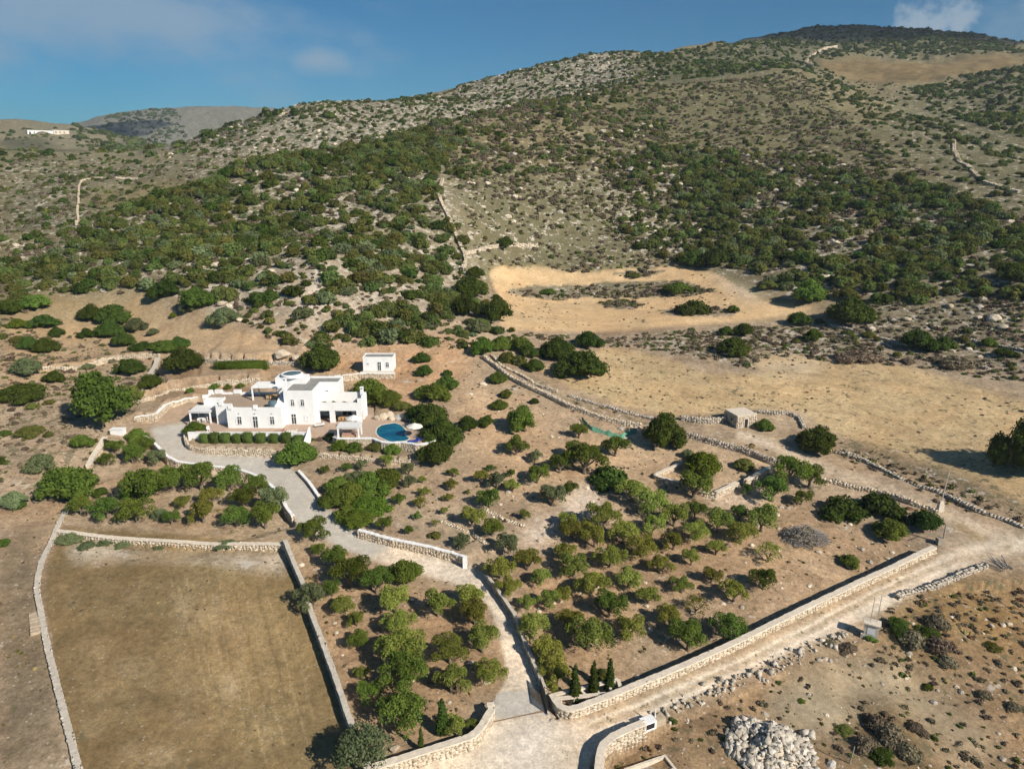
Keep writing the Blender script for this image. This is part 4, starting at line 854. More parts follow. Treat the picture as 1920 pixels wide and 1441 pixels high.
for i in range(3): chair(f'timber chair at the loggia table, {ORD[i]} from left', -33.7 + i * .7, 131.45, ZT, pi, M_TIMBER, 'loggia dining chairs')
table('white garden table under the entrance pergola', -60.5, 131.6, ZT, .8, .5, .74, M_WHITE)
for i in range(2): chair(f'white garden chair under the entrance pergola, {ORD[i]} from left', -61.0 + i * 1.0, 130.9, ZT, pi, M_WHITE, 'entrance pergola chairs', M_SHADE)
chair('white garden chair on the paving left of the villa front', -57.2, 126.0, ZT, .6, M_WHITE, 'entrance terrace chairs')
e = new('garden_sofa', None, None, 'rose cushioned garden sofa under the pool pergola', 'sofa', loc=(-30.0, 122.9, ZT))
MB().box(-1.3, 1.3, -.35, .4, .1, .4).build('base', M_TIMBER, e); MB().box(-1.28, 1.28, -.33, .2, .4, .52).build('seat', M_ROSE, e); MB().box(-1.28, 1.28, .2, .4, .4, .85).build('backrest', M_ROSE, e)
for i, px in enumerate((608, 616, 624, 634, 644, 656, 667)):
    X = (px - 960) / F * 137.6
    if i % 2:
        e = new('planter', None, None, f'white planter box on the loggia balcony, {ORD[i // 2]} from left', 'planter', 'balcony planters', loc=(X, 131.4, 11.46))
        MB().box(-.45, .45, -.2, .2, 0, 1.2).build('box', M_TERRA, e)
    else:
        o = new('balcony_plant', SHRUBS[i % 7], None, f'leafy potted plant between the balcony planters, {ORD[i // 2]} from left', 'plant', 'balcony plants', loc=(X, 131.45, 12.1), mat=F_GREEN); o.scale = (.5, .4, .75); 
for k in range(0):
    pass

# guest house above the pool
gh = new('guest_house', None, None, 'small white flat-roofed guest house on the slope above the villa', 'house', loc=(-30.1, 156, 12.5))
gz = 12.4
wb(MB().box(-33.5, -26.7, 154.5, 158.2, gz, gz + 3.0), 'wall', M_WHITE, gh); wb(MB().box(-33.3, -26.9, 154.7, 158.0, gz + 3.0, gz + 3.05), 'roof', M_ROOFG, gh)
for bx in ((-33.5, -26.7, 154.502, 154.7, gz + 3.0, gz + 3.25), (-33.5, -26.7, 158.0, 158.198, gz + 3.0, gz + 3.25), (-33.498, -33.3, 154.7, 158.0, gz + 3.0, gz + 3.248), (-26.9, -26.702, 154.7, 158.0, gz + 3.0, gz + 3.248)): wb(MB().box(*bx), 'parapet', M_WHITE, gh)
window(gh, -29.8, gz + .1, .7, 2.0, 154.5, False, True); window(gh, -28.0, gz + .9, .6, 1.1, 154.5, False); window(gh, -32.4, gz + 1.6, .45, .3, 154.5, False)
wb(MB().box(-34.0, -26.3, 152.6, 154.5, gz - 2.2, gz), 'terrace_base', M_MORT, gh)
wb(MB().box(-33.9, -26.3, 152.55, 152.7, gz, gz + .2), 'kerb', M_WHITE, gh)
wall('guest_wall', 'cream stone wall with white top below the guest house', None, 0, .4, M_WHITE, xy=[(-39.0, 150.2), (-36.5, 151.2), (-34.2, 152.3), (-30, 152.3), (-26.2, 152.3)], top=gz + .02, size=.4, capw=.02, capt=.1, dip=.6, seed=19)

# stone hut
hp = hit([(1381, 803)])[0]
hut = new('stone_hut', None, None, 'small flat-roofed stone hut with dark doorway by the track', 'hut', loc=tuple(hp), rotz=radians(17))
MB().box(0, 4.3, 0, 4.2, -.6, 2.55).build('wall', M_MORT, hut); MB().box(-.12, 4.42, -.12, 4.32, 2.55, 2.75).build('roof', M_CREAM, hut)
MB().box(1.65, 2.45, -.09, .02, -.1, 1.75).build('doorway', M_BLACK, hut)
MB().box(1.5, 1.65, -.12, .02, -.1, 1.85).box(2.45, 2.6, -.12, .02, -.1, 1.85).box(1.5, 2.6, -.125, .02, 1.85, 2.05).build('door_frame', M_CREAM, hut)
MB().box(-.09, .02, 1.6, 2.0, 1.2, 1.7).build('window', M_BLACK, hut)
r = np.random.default_rng(3); cc = []; aa = []; nn = []; hs = []
for side in range(2):
    for k in range(9):
        for i in range(11):
            u = .2 + i * .4 + r.normal() * .05; z = -.3 + k * .31
            if side == 0 and 1.4 < u < 2.7 and z < 2.0: continue
            if side == 1 and 1.4 < u < 2.2 and 1.1 < z < 1.8: continue
            cc.append((u, -.03, z) if side == 0 else (-.03, u, z)); aa.append((1, 0, 0) if side == 0 else (0, 1, 0)); nn.append((0, 1, 0) if side == 0 else (1, 0, 0)); hs.append((.19 * r.uniform(.7, 1.05), .06, .14 * r.uniform(.7, 1.05)))
new('stonework', stones(np.array(cc, float), np.array(aa, float), np.array(nn, float), np.tile([0, 0, 1.], (len(cc), 1)), np.array(hs), 8), hut, kind='stuff', mat=M_STONE)
# ------------------------------------------------------------------ trees and bushes that can be told apart
def cr(L, ox, oy, s): return [(ox + q[0] / s, oy + q[1] / s, q[2] / s) + tuple(q[3:]) for q in L]
G = [(510,290,130,'o'),(555,355,150,'o'),(745,300,190,'o'),(640,320,110,'o'),(860,390,170,'o'),(690,410,170,'o'),(1030,335,170,'o'),(1165,285,170,'o'),(1290,230,130,'g'),(970,470,180,'o'),(1160,425,150,'o'),(1295,370,150,'o'),(1420,320,180,'o'),(1555,245,130,'g'),(1565,390,170,'o'),(1690,320,200,'o'),(1415,455,120,'o'),(1265,515,115,'o'),(1080,570,150,'o'),(780,530,190,'o'),(520,490,140,'o'),(560,590,170,'o'),(175,450,160,'y'),(120,600,170,'o'),(285,550,170,'o'),(180,700,150,'o'),(365,635,120,'o'),(890,655,160,'o'),(665,705,190,'o'),(510,725,120,'o'),(415,770,140,'o'),(1210,685,130,'o'),(1385,625,130,'o'),(1005,760,150,'o'),(1700,665,170,'g'),(1520,740,170,'o'),(1730,495,150,'s'),(770,835,210,'g'),(1290,810,140,'s'),(1140,890,170,'o'),(530,910,170,'o'),(890,970,190,'o'),(650,1040,250,'o'),(1245,1040,240,'g'),(1480,965,200,'g'),(320,960,180,'o'),(290,785,110,'o'),(395,1125,230,'o'),(460,1245,190,'o'),(740,1205,110,'h')]
plants(cr(G, 900, 900, 3.2), 'walled grove', 'olive trees in the walled grove beside the road', bands=7)
M1 = [(175,90,180,'b'),(265,250,120,'e'),(320,340,90,'e'),(485,378,60,'j'),(275,412,115,'e'),(405,560,210,'e',1.35),(90,548,150,'j'),(200,515,110,'j'),(760,240,310,'j'),(495,185,120,'j'),(620,112,210,'j'),(450,95,120,'j'),(1255,655,270,'j',1.25),(950,892,300,'l'),(1480,815,250,'b'),(1740,775,130,'h',1.3),(1440,945,210,'g'),(1870,535,110,'e'),(1410,705,95,'k')]
plants(cr(M1, 850, 640, 3.2), 'on the dry slope between villa and stone hut', 'bushes on the slope right of the villa')
M2 = [(375,685,140,'g'),(755,585,110,'g'),(970,695,160,'g'),(720,715,150,'g'),(640,795,150,'g'),(790,805,230,'g'),(490,730,90,'y'),(500,855,150,'g'),(700,925,100,'g'),(590,990,170,'y'),(265,885,130,'y'),(355,905,100,'o'),(170,855,100,'o'),(225,785,65,'g'),(350,815,60,'g'),(85,915,35,'g'),(220,1005,150,'g'),(110,1115,160,'o'),(235,1175,150,'g'),(425,1070,80,'o'),(1070,965,180,'o'),(1195,1040,190,'o'),(60,1235,100,'y')]
plants(cr(M2, 850, 640, 3.2), 'upper orchard', 'olive trees in the open orchard above the grove', bands=6)
LL = [(120,110,170,'g'),(155,190,95,'g'),(255,275,170,'g'),(335,385,240,'g'),(490,425,200,'g'),(115,515,200,'y'),(230,435,120,'g'),(300,535,140,'o'),(600,545,210,'o'),(375,608,110,'o'),(385,738,140,'g'),(850,560,190,'o'),(1030,500,180,'o'),(620,650,190,'o'),(1065,610,190,'o'),(910,695,80,'s'),(1110,770,200,'o'),(630,830,270,'o'),(920,840,210,'o'),(1160,940,180,'o'),(400,905,90,'o'),(640,970,290,'g'),(930,1010,200,'o'),(425,1055,150,'g'),(640,1215,300,'g'),(960,1260,150,'o'),(1055,1215,90,'o'),(400,1500,330,'y')]
plants(cr(LL, 550, 980, 3.125), 'drive-side orchard', 'olive trees between the field wall and the drive', bands=6)
plants(cr([(655, 385, 230, 'e', 1.25)], 550, 980, 3.125), 'standing alone at the bend of the dirt drive', None)
TT = [(645,235,95,'g'),(695,162,100,'g'),(800,225,140,'g'),(850,155,110,'g'),(930,230,125,'y'),(1040,385,190,'g'),(880,465,270,'g'),(1210,390,220,'g'),(1380,395,190,'g'),(1545,405,140,'g'),(1455,495,160,'g'),(1630,525,200,'y'),(1595,620,190,'g'),(1420,605,160,'g'),(1225,585,180,'o'),(1275,480,140,'o'),(1110,490,110,'o'),(1030,590,110,'g'),(960,560,80,'y'),(820,575,190,'g'),(650,555,180,'g'),(490,535,150,'g')]
plants(cr(TT, 0, 800, 3.2), 'terrace orchard', 'olive trees on the terrace below the concrete drive', bands=6)
T2 = [(860,440,250,'b',.7),(820,92,130,'e'),(250,270,180,'k'),(80,495,180,'k'),(125,495,80,'j'),(20,725,90,'e'),(640,118,62,'j',1.3),(420,470,380,'e',1.0),(600,420,120,'j',.6)]
plants(cr(T2, 0, 800, 3.2), 'around the terrace orchard', 'bushes left of the concrete drive')
LF = [(755,1300,520,'t'),(620,1445,180,'e'),(985,1090,200,'h',1.2),(980,900,230,'j'),(660,855,100,'k'),(1380,890,330,'j'),(1130,1005,180,'j'),(210,905,240,'k'),(180,1100,380,'j',.6),(400,955,150,'j'),(220,705,160,'j'),(340,725,200,'j'),(430,605,120,'j'),(270,400,250,'e',.7),(140,540,150,'b'),(320,545,220,'j',.8),(165,355,190,'h'),(60,445,200,'j'),(690,475,200,'j'),(850,510,250,'j'),(820,610,200,'j'),(650,615,120,'j'),(1020,565,170,'k'),(1150,595,100,'k'),(930,685,180,'j'),(1080,715,200,'j',.6),(1230,715,220,'e',.6),(1340,695,160,'j'),(1240,320,250,'j'),(1490,405,280,'e'),(1410,425,130,'k'),(1690,520,240,'k'),(1300,462,70,'b'),(540,1005,45,'j'),(210,1355,240,'h',.6),(40,1345,100,'e',.6),(1030,1395,160,'e'),(1080,1470,150,'g'),(240,1150,110,'h'),(370,1115,90,'h')]
plants(cr(LF, 0, 480, 4), 'on the rough slope left of the villa', 'bushes on the slope left of the villa')
RV = [(150,600,400,'e'),(330,560,460,'e'),(560,460,480,'e'),(740,380,420,'e'),(400,790,400,'b',.8),(640,640,380,'b',.8),(200,430,360,'e'),(420,350,360,'k'),(520,660,400,'b',.8),(300,720,300,'e')]
plants(cr(RV, 600, 860, 6), 'in the dense thicket right of the drive bend', 'thicket between the drive and the upper orchard')
R2 = [(720,825,200,'g'),(1000,855,130,'g'),(1290,905,160,'h'),(1590,1015,180,'y'),(900,525,160,'g'),(1130,555,150,'o'),(1180,425,140,'o'),(1090,685,110,'g'),(1300,765,110,'s'),(1400,625,110,'o'),(1470,355,150,'o'),(1440,475,120,'o'),(1490,205,140,'g'),(1150,275,110,'o'),(1000,330,180,'y'),(1000,190,180,'y'),(300,150,130,'g'),(60,165,110,'g'),(470,130,150,'y'),(740,85,160,'o')]
plants(cr(R2, 600, 860, 6), 'small orchard below the pool', 'young olive trees below the pool terrace', bands=6)
VV = [(840,885,280,'e',1.1),(1340,465,300,'e',1.1),(1480,450,200,'e'),(1570,485,160,'h',.9),(1800,880,290,'j',1.1),(1760,640,320,'j'),(1840,750,300,'j'),(1700,570,220,'j'),(1000,210,280,'j',1.2),(1700,155,130,'j'),(1720,245,130,'j'),(1780,425,220,'e'),(1720,400,160,'e'),(1880,245,80,'j'),(1880,330,150,'e'),(130,640,150,'b'),(1070,692,85,'b',1.1),(1000,685,80,'d'),(945,690,40,'e'),(1140,765,140,'b'),(1240,770,130,'e'),(1380,765,140,'h'),(1500,785,130,'e'),(270,330,70,'e'),(360,330,60,'e'),(450,320,60,'e'),(100,355,60,'b'),(1490,400,110,'k')]
plants(cr(VV, 330, 640, 3.692), 'in the villa garden', 'garden bushes around the villa')
CF = [(1150,307,180,'e',.6),(490,307,90,'e',.6),(1240,412,200,'l'),(1440,402,70,'e'),(1435,625,170,'j'),(1490,525,120,'j'),(1400,520,90,'j'),(1825,362,190,'e',1.1),(540,645,180,'j'),(690,585,150,'j'),(415,705,110,'j'),(345,605,130,'e'),(250,595,130,'e'),(115,225,110,'j'),(270,67,95,'j'),(220,335,50,'j'),(90,335,200,'j'),(220,455,200,'j'),(60,425,180,'j'),(130,505,120,'k'),(1620,282,110,'h'),(1330,175,170,'j'),(1230,160,140,'j'),(930,217,80,'h',.6)]
plants(cr(CF, 850, 440, 2.743), 'around the upper ploughed field', 'bushes around the upper field')
DF = [(820,635,300,'j'),(500,645,160,'j'),(590,745,140,'e'),(480,748,60,'h'),(290,738,100,'d'),(1250,805,240,'j'),(1410,805,160,'j'),(1690,775,100,'e'),(940,715,90,'h'),(880,880,300,'d',.7),(1180,880,110,'d'),(1840,370,240,'j'),(1160,460,150,'h'),(790,470,160,'h'),(1500,920,300,'d',.7),(1800,840,150,'j',.6)]
plants(cr(DF, 1350, 420, 3.368), 'on the terraced slope right of the fields', 'bushes on the terraced slope at right')
BB = [(620,440,300,'j',.9),(1890,580,350,'j',1.75),(420,655,240,'g'),(560,655,170,'g'),(330,750,190,'g'),(510,765,130,'g'),(175,700,85,'g'),(760,860,330,'l',1.1),(1000,850,340,'l',1.1),(1070,1005,250,'e'),(1290,945,220,'j'),(815,1165,140,'e')]
plants(cr(BB, 1350, 720, 3.368), 'beside the stony track', 'trees and bushes beside the track')
YD = [(1150,620,260,'d',1.2),(1330,660,240,'d',1.2),(1250,560,200,'j',.5),(1080,560,180,'j',.5),(1400,740,160,'d'),(1250,900,90,'e',.6),(1050,480,160,'j',.5),(1330,480,200,'d'),(900,1180,200,'d',1.3),(1000,1280,260,'d',1.3),(820,1330,200,'d',1.2),(1100,1380,220,'d',1.3),(930,1420,200,'j',.6),(680,1210,130,'h',.7),(1160,1200,160,'d'),(1640,960,120,'d'),(1850,1050,140,'d'),(1700,620,120,'h',.5),(700,640,140,'d'),(580,600,110,'d'),(380,985,60,'e',.5),(860,560,90,'e',.6)]
plants(cr(YD, 1400, 1050, 3.685), 'in the rough yard beyond the dirt road', 'scrub in the yard right of the road')
FT = [(430,705,170,'k',.5),(520,740,120,'k',.5),(640,715,110,'k',.5),(740,725,110,'k',.5),(1350,735,130,'k',.4),(380,690,110,'k',.5),(950,740,70,'k',.4)]
plants(cr(FT, 0, 800, 3.2), 'at the foot of the field retaining wall', 'low bushes below the field retaining wall')
def cypress(px, py, hpx, label, group, w=1.0):
    p = hit([(px, py)])[0]; dep = math.atan2(CAMZ - p[2], math.hypot(p[0], p[1])); H = hpx * depth(p) / F / cos(dep)
    e = new('cypress_tree', None, None, label, 'cypress', group, loc=tuple(p - np.array([0, 0, .05]))); c = new('crown', CYPRESS[int(px) % 2], e, mat=F_DARK); c.scale = (H * w, H * w, H)
    c.material_slots[0].link = 'OBJECT'; c.material_slots[0].material = F_CYP; MB().tube((0, 0, -.1), (0, 0, H * .3), .07, .05).build('trunk', M_BARK, e); PLANTS.append((p[0], p[1], .8))
F_CYP = fmat('leaves_cypress', (.035, .062, .012), (.095, .135, .03))
for i, (x, y, h) in enumerate(((567, 1340, 220), (678, 1312, 215), (775, 1278, 200))):
    cypress(900 + x / 3.2, 900 + y / 3.2, h / 3.2, ('left', 'middle', 'right')[i] + ' of the three slim cypresses behind the gate wall', 'three cypresses at the gate')
cypress(550 + 875 / 3.125, 980 + 1235 / 3.125, 62, 'slim cypress inside the curved wall left of the gate', None, 1.25)
cypress(550 + 750 / 3.125, 980 + 1335 / 3.125, 42, 'small thin cypress behind the roadside wall left of the gate', None, .8)
# ------------------------------------------------------------------ boundary walls
def rubble(name, label, px, width, h, seed, n_per_m=11):
    S = resample(hit(px)[:, :2], .25); r = np.random.default_rng(seed); n = int(len(S) * .25 * n_per_m); k = r.integers(0, len(S) - 1, n)
    T = np.gradient(S, axis=0); T /= np.linalg.norm(T, axis=1)[:, None] + 1e-9; N = np.stack([-T[:, 1], T[:, 0]], 1)
    o = r.normal(size=n) * width * .28; ht = h * (.4 + 1.2 * fbm(S[k, 0], S[k, 1], 3, 2, seed)) * np.exp(-(o / (width * .33)) ** 2)
    xy = S[k] + N[k] * o[:, None] + T[k] * r.uniform(-.2, .2, (n, 1)); s = .06 + .17 * r.random(n) ** 2.2
    c = np.c_[xy, zat(xy[:, 0], xy[:, 1]) + ht * r.random(n) ** .6]
    A = r.normal(size=(n, 3)); A /= np.linalg.norm(A, axis=1)[:, None]; B = np.cross(A, r.normal(size=(n, 3))); B /= np.linalg.norm(B, axis=1)[:, None]
    c0 = c.mean(0); e = new(name, None, None, label, 'rubble', kind='thing', loc=tuple(c0))
    new('stones', stones(c - c0, A, B, np.cross(A, B), s[:, None] * r.uniform(.6, 1.5, (n, 3)), seed, .22), e, kind='stuff', mat=M_STONEG)
wall('roadside_wall', 'long straight stone wall with pale coping along the dirt road', None, .95, .6, M_CREAM, xy=W_ROAD, size=.46, seed=31)
wall('gate_wall', 'curved stone wall with pale coping left of the gate', crop([(1575, 545), (1590, 640), (1540, 730), (1480, 830), (1400, 940), (1320, 1010), (1150, 1060), (900, 1140), (600, 1230), (300, 1330), (120, 1385), (-120, 1460)], 700, 1240, 7.17), 1.3, .6, M_CREAM, True, size=.46, seed=32)
wall('field_wall', 'straight grey wall between the dark field and the drive-side orchard', crop([(1465, 30), (1500, 120), (1560, 260), (1600, 400), (1660, 560), (1720, 720), (1780, 900), (1830, 1040), (1900, 1210)], 0, 1000, 2.743), 1.2, .5, M_GCAP, True, capw=.05, mat=M_STONEG, core=M_MORTG, size=.5, seed=33)
wall('field_wall', 'winding gravel-topped wall along the left side of the dark field', crop([(460, 380), (430, 440), (380, 520), (345, 590), (290, 720), (250, 800), (225, 900), (220, 980), (240, 1080), (262, 1200), (290, 1340), (330, 1500), (370, 1660), (420, 1850), (470, 2050)], 0, 800, 3.2), .3, .62, M_GCAP, True, capw=.0, capt=.06, mat=M_STONEG, core=M_MORTG, size=.5, seed=34)
wall('field_wall', 'short cream wall running uphill from the terrace orchard', crop([(530, 230), (560, 170), (600, 115), (630, 60)], 0, 800, 3.2), .7, .7, M_CREAM, True, size=.5, seed=35)
wall('terrace_wall', 'cream stone retaining wall along the top of the dark field', W_FIELD_TOP, .15, .6, M_CREAM, size=.44, capt=.08, seed=36)
wall('drive_wall', 'curving stone wall with white coping along the lower side of the concrete drive', W_DRIVE_LOW, .35, .45, M_WHITE, size=.42, capw=.03, seed=37)
wall('drive_wall', 'stone wall with white coping above the dirt drive, ending in a white pier', W_DRIVE_UP, .25, .45, M_WHITE, size=.42, capw=.05, seed=38)
wall('drive_kerb', 'short white-topped stone kerb wall right of the concrete drive bend', [(560, 886), (580, 908), (598, 934)], .45, .4, M_WHITE, size=.4, capw=.04, seed=39)
wall('drive_wall', 'narrow whitewashed wall on the right side of the dirt drive', [(913, 1078), (925, 1093), (945, 1122), (965, 1152), (975, 1178), (985, 1205), (1000, 1240), (1012, 1268), (1020, 1288)], .9, .35, M_GCAP, True, mat=M_STONEG, core=M_MORTG, size=.42, capw=.04, seed=40)
wall('dry_wall', 'long dry stone wall from the dark bushes down past the green netting', crop([(180, 100), (250, 150), (330, 215), (420, 265), (520, 310), (600, 350), (700, 400), (800, 435), (900, 470), (1020, 500), (1120, 515)], 850, 640, 3.2), .9, .7, None, size=.5, seed=41, ruin=.4)
wall('dry_wall', 'ruined upper dry stone wall running beside the longer wall', crop([(230, 85), (290, 150), (370, 185), (450, 230), (540, 280), (620, 305)], 850, 640, 3.2), .6, .6, None, size=.5, seed=42, ruin=.5)
wall('field_bank', 'stony bank wall along the lower edge of the middle field', crop([(700, 330), (850, 375), (1000, 420), (1150, 455), (1240, 475)], 850, 640, 3.2), .35, .7, None, mat=M_STONEG, core=M_MORTG, size=.5, seed=43, ruin=.4)
wall('dry_wall', 'dark dry stone wall joining the stone hut to the big round bush', crop([(1370, 470), (1450, 485), (1530, 490), (1620, 480)], 850, 640, 3.2), .9, .7, None, mat=M_STONEG, core=M_MORTG, size=.5, seed=44)
wall('track_wall', 'dry stone wall between the small enclosure and the track', crop([(1400, 575), (1500, 600), (1600, 630), (1700, 655), (1800, 690), (1900, 730), (1950, 745)], 850, 640, 3.2), 1.0, .6, None, mat=M_STONEG, core=M_MORTG, size=.46, seed=45)
wall('enclosure_wall', 'thick cream wall with a gap on the right of the small enclosure', crop([(900, 725), (1000, 680), (1080, 640), (1165, 600)], 1200, 820, 6.4), 1.0, .5, M_CREAM, size=.42, seed=46)
wall('enclosure_wall', 'cream wall climbing from the enclosure gap up to the track wall', crop([(1260, 580), (1350, 530), (1450, 470), (1590, 400)], 1200, 820, 6.4), 1.0, .5, M_CREAM, size=.42, seed=47)
wall('enclosure_wall', 'low white-topped wall at the left corner of the small enclosure', crop([(480, 350), (400, 390), (300, 430), (170, 490), (300, 540), (450, 570), (600, 640), (760, 700), (900, 725)], 1200, 820, 6.4), .7, .4, M_CREAM, size=.42, seed=48)
wall('track_wall', 'ruined dry stone wall below the track, running to the utility pole', crop([(640, 610), (720, 625), (800, 650), (900, 670), (1000, 690), (1100, 720), (1200, 755), (1300, 785), (1365, 805)], 1350, 720, 3.368), .7, .6, None, size=.46, seed=49, ruin=.4)
wall('field_wall', 'tumbled dry stone wall along the lower right edge of the middle field', crop([(735, 430), (800, 450), (880, 470), (960, 510), (1050, 550), (1130, 590), (1250, 640), (1400, 690), (1500, 745), (1620, 800), (1780, 850), (1920, 905)], 1350, 720, 3.368), .5, .7, None, mat=M_STONEG, core=M_MORTG, size=.5, seed=50, ruin=.6)
wall('field_wall', 'curved dark dry wall sheltering the ground behind the stone hut', crop([(230, 175), (330, 190), (430, 190), (500, 215), (520, 260), (530, 280)], 1350, 720, 3.368), .6, .7, None, mat=M_STONEG, core=M_MORTG, size=.5, seed=51, ruin=.3)
rubble('rubble_bank', 'rough rubble bank along the lower edge of the dirt road', crop([(0, 800), (100, 765), (230, 720), (340, 660), (440, 610), (560, 560), (690, 510)], 1400, 1050, 3.685), 2.2, .22, 52, 7)
rubble('rubble_bank', 'rough rubble bank from the white kerb box up the road', [(1215, 1350), (1280, 1325), (1340, 1300), (1400, 1268)], 1.9, .2, 53, 6)
wall('dry_wall', 'dry stone wall beyond the meter pillar at the road bend', crop([(1040, 260), (1150, 215), (1300, 190), (1430, 130), (1560, 75), (1640, 50)], 1400, 1050, 3.685), .5, .7, None, mat=M_STONEG, core=M_MORTG, size=.5, seed=54, ruin=.4)
wall('corner_wall', 'low curved stone wall with pale top at the road junction', [(1122, 1446), (1124, 1420), (1130, 1396), (1150, 1380), (1180, 1366), (1205, 1356)], 1.3, .6, M_CREAM, True, size=.46, seed=55)
wall('terrace_wall', 'short low stone terrace wall in the upper orchard', crop([(190, 1010), (250, 1040), (330, 1075), (420, 1110)], 850, 640, 3.2), .15, .5, None, size=.4, seed=56)
wall('terrace_wall', 'curved low stone edging beside the end of the drive wall', crop([(1350, 700), (1480, 745), (1600, 790), (1720, 850), (1790, 890), (1850, 950)], 600, 860, 6), .1, .5, None, size=.38, seed=57)
wall('hill_wall', 'ridge-top dry wall descending the hillside to the upper field', crop([(1290, 410), (1265, 500), (1290, 560), (1330, 640), (1385, 780), (1410, 830), (1420, 880), (1400, 930)], 400, 200, 3.0), .9, 1.0, None, size=.9, seed=58)
wall('hill_wall', 'pale dry wall winding down the far right hillside', crop([(1645, 475), (1645, 530), (1665, 570), (1720, 610), (1760, 650), (1820, 665), (1900, 690)], 1000, 30, 2.087), .45, 1.5, None, size=.9, seed=59)
wall('hill_wall', 'pale dry wall climbing beside the brown patch near the summit', crop([(1090, 200), (1065, 185), (1075, 165), (1110, 145), (1160, 130), (1185, 122)], 1000, 30, 2.087), 1.6, 2.2, None, size=2.2, seed=60)
wall('hill_wall', 'thin pale dry wall crossing the small hill at far left', crop([(460, 868), (465, 800), (472, 720), (475, 640), (490, 605), (560, 588), (700, 588), (820, 592)], 0, 150, 3.2), .6, .8, None, size=.8, seed=61)
wall('hill_wall', 'thin dry stone line crossing the slope above the upper field', crop([(55, 100), (110, 88), (200, 62), (300, 52), (430, 56)], 850, 440, 2.743), .4, .9, None, size=.9, seed=62, ruin=.3)
wall('hill_wall', 'short pale dry wall on the bushy slope left of the villa', crop([(1185, 760), (1160, 830), (1110, 900), (1070, 960), (1050, 1000)], 0, 480, 4), .9, .8, M_GCAP, True, mat=M_STONEG, core=M_MORTG, size=.5, seed=63)
for i, (L, lab) in enumerate((([(690, 640), (780, 660), (900, 690), (1000, 720), (1100, 745), (1200, 770)], 'low dark terrace wall above the middle field at right'), ([(1350, 860), (1480, 870), (1600, 890), (1680, 915)], 'short dark terrace wall right of the middle field'), ([(1480, 715), (1600, 740), (1750, 770), (1920, 800)], 'pale terrace wall at the far right edge above the field'), ([(1780, 445), (1850, 450), (1920, 455)], 'ruined dark wall among rocks at the far right edge'))):
    wall('terrace_wall', lab, crop(L, 1350, 420, 3.368), .45, .7, None, mat=M_STONEG, core=M_MORTG, size=.6, seed=70 + i, ruin=.3)
# ------------------------------------------------------------------ scrub on the hills
def proj(p):
    d = p[:, 1] * CP - (p[:, 2] - CAMZ) * SP; v = p[:, 1] * SP + (p[:, 2] - CAMZ) * CP
    return 960 + F * p[:, 0] / d, 720 - F * v / d, d
def zid_at(x, y):
    i = np.clip(np.searchsorted(LR, np.log(np.hypot(x, y))), 0, NR - 1); j = np.clip(np.rint((np.arctan2(x, y) - TH[0]) / (TH[1] - TH[0])).astype(int), 0, NTH - 1)
    return ZID.reshape(NR, NTH)[i, j]
BARE = [hit(q)[:, :2] for q in ([(60, 552), (270, 545), (310, 580), (450, 612), (560, 655), (480, 665), (330, 660), (120, 640), (0, 628), (0, 580), (50, 575)], [(0, 640), (200, 650), (330, 668), (180, 690), (60, 730), (0, 760)])]
def sample(pxs, dens, clump=.5, wl=14, seed=0, keep=1.0, bare=True):
    r = np.random.default_rng(seed); P = hit(pxs)[:, :2]; a = P.min(0); b = P.max(0); n = int((b - a).prod() * dens)
    n = min(n, 400000); x = r.uniform(a[0], b[0], n); y = r.uniform(a[1], b[1], n)
    m = inpoly(x, y, P); x, y = x[m], y[m]
    m = r.random(len(x)) < np.clip(.5 + (fbm(x, y, wl, 3, seed + 90) - .5) * 6 * clump, 1 - clump, 1); x, y = x[m], y[m]
    m = zid_at(x, y) == 0
    if bare:
        for q in BARE: m &= ~inpoly(x, y, q)
    x, y = x[m], y[m]
    if len(x) == 0: return np.zeros((0, 3))
    p = np.stack([x, y, zat(x, y)], 1)
    px, py, d = proj(p); m = (px > -60) & (px < 1980) & (py > -20) & (py < 1500); p = p[m]
    if len(p):                                                # drop what the crests hide
        px, py, d = proj(p + np.array([0, 0, 1.2])); h = np.concatenate([hit(np.stack([px[i:i + 4000], py[i:i + 4000]], 1), 0, 4) for i in range(0, len(p), 4000)])
        p = p[np.hypot(h[:, 0], h[:, 1]) > np.hypot(p[:, 0], p[:, 1]) * .93 - 4]
    return p
PA = np.array([(q[0], q[1]) for q in PLANTS]); PR = np.array([q[2] for q in PLANTS])
def clear_of_plants(p, k=.9):
    ok = np.ones(len(p), bool)
    for i in range(0, len(p), 3000):
        d = np.hypot(p[i:i + 3000, None, 0] - PA[None, :, 0], p[i:i + 3000, None, 1] - PA[None, :, 1]); ok[i:i + 3000] = (d > PR[None] * k + .4).all(1)
    return p[ok]
LEFT = [(-20, 452), (150, 425), (300, 370), (480, 303), (700, 268), (830, 232), (880, 245), (830, 300), (815, 340), (840, 400), (885, 450), (865, 500), (900, 540), (945, 600), (870, 655), (780, 645), (560, 650), (470, 640), (380, 560), (300, 545), (60, 548), (-20, 560)]
RIGHT = [(1120, 320), (1250, 275), (1420, 290), (1560, 300), (1700, 330), (1900, 400), (1990, 430), (1990, 560), (1780, 560), (1640, 575), (1480, 545), (1400, 505), (1290, 492), (1200, 470), (1160, 430), (1180, 380)]
SCR = []   # (points, radius range, region)
def scr(pxs, dens, rr, reg, seed, clump=.5, wl=14):
    p = clear_of_plants(sample(pxs, dens, clump, wl, seed)); r = np.random.default_rng(seed + 1)
    R = rr[0] + (rr[1] - rr[0]) * r.random(len(p)) ** 1.7; SCR.append((p, R, np.full(len(p), reg)))
scr(LEFT, .25, (.7, 3.8), 0, 600, .6, 18)
scr(RIGHT, .22, (.7, 3.7), 1, 610, .66, 20)
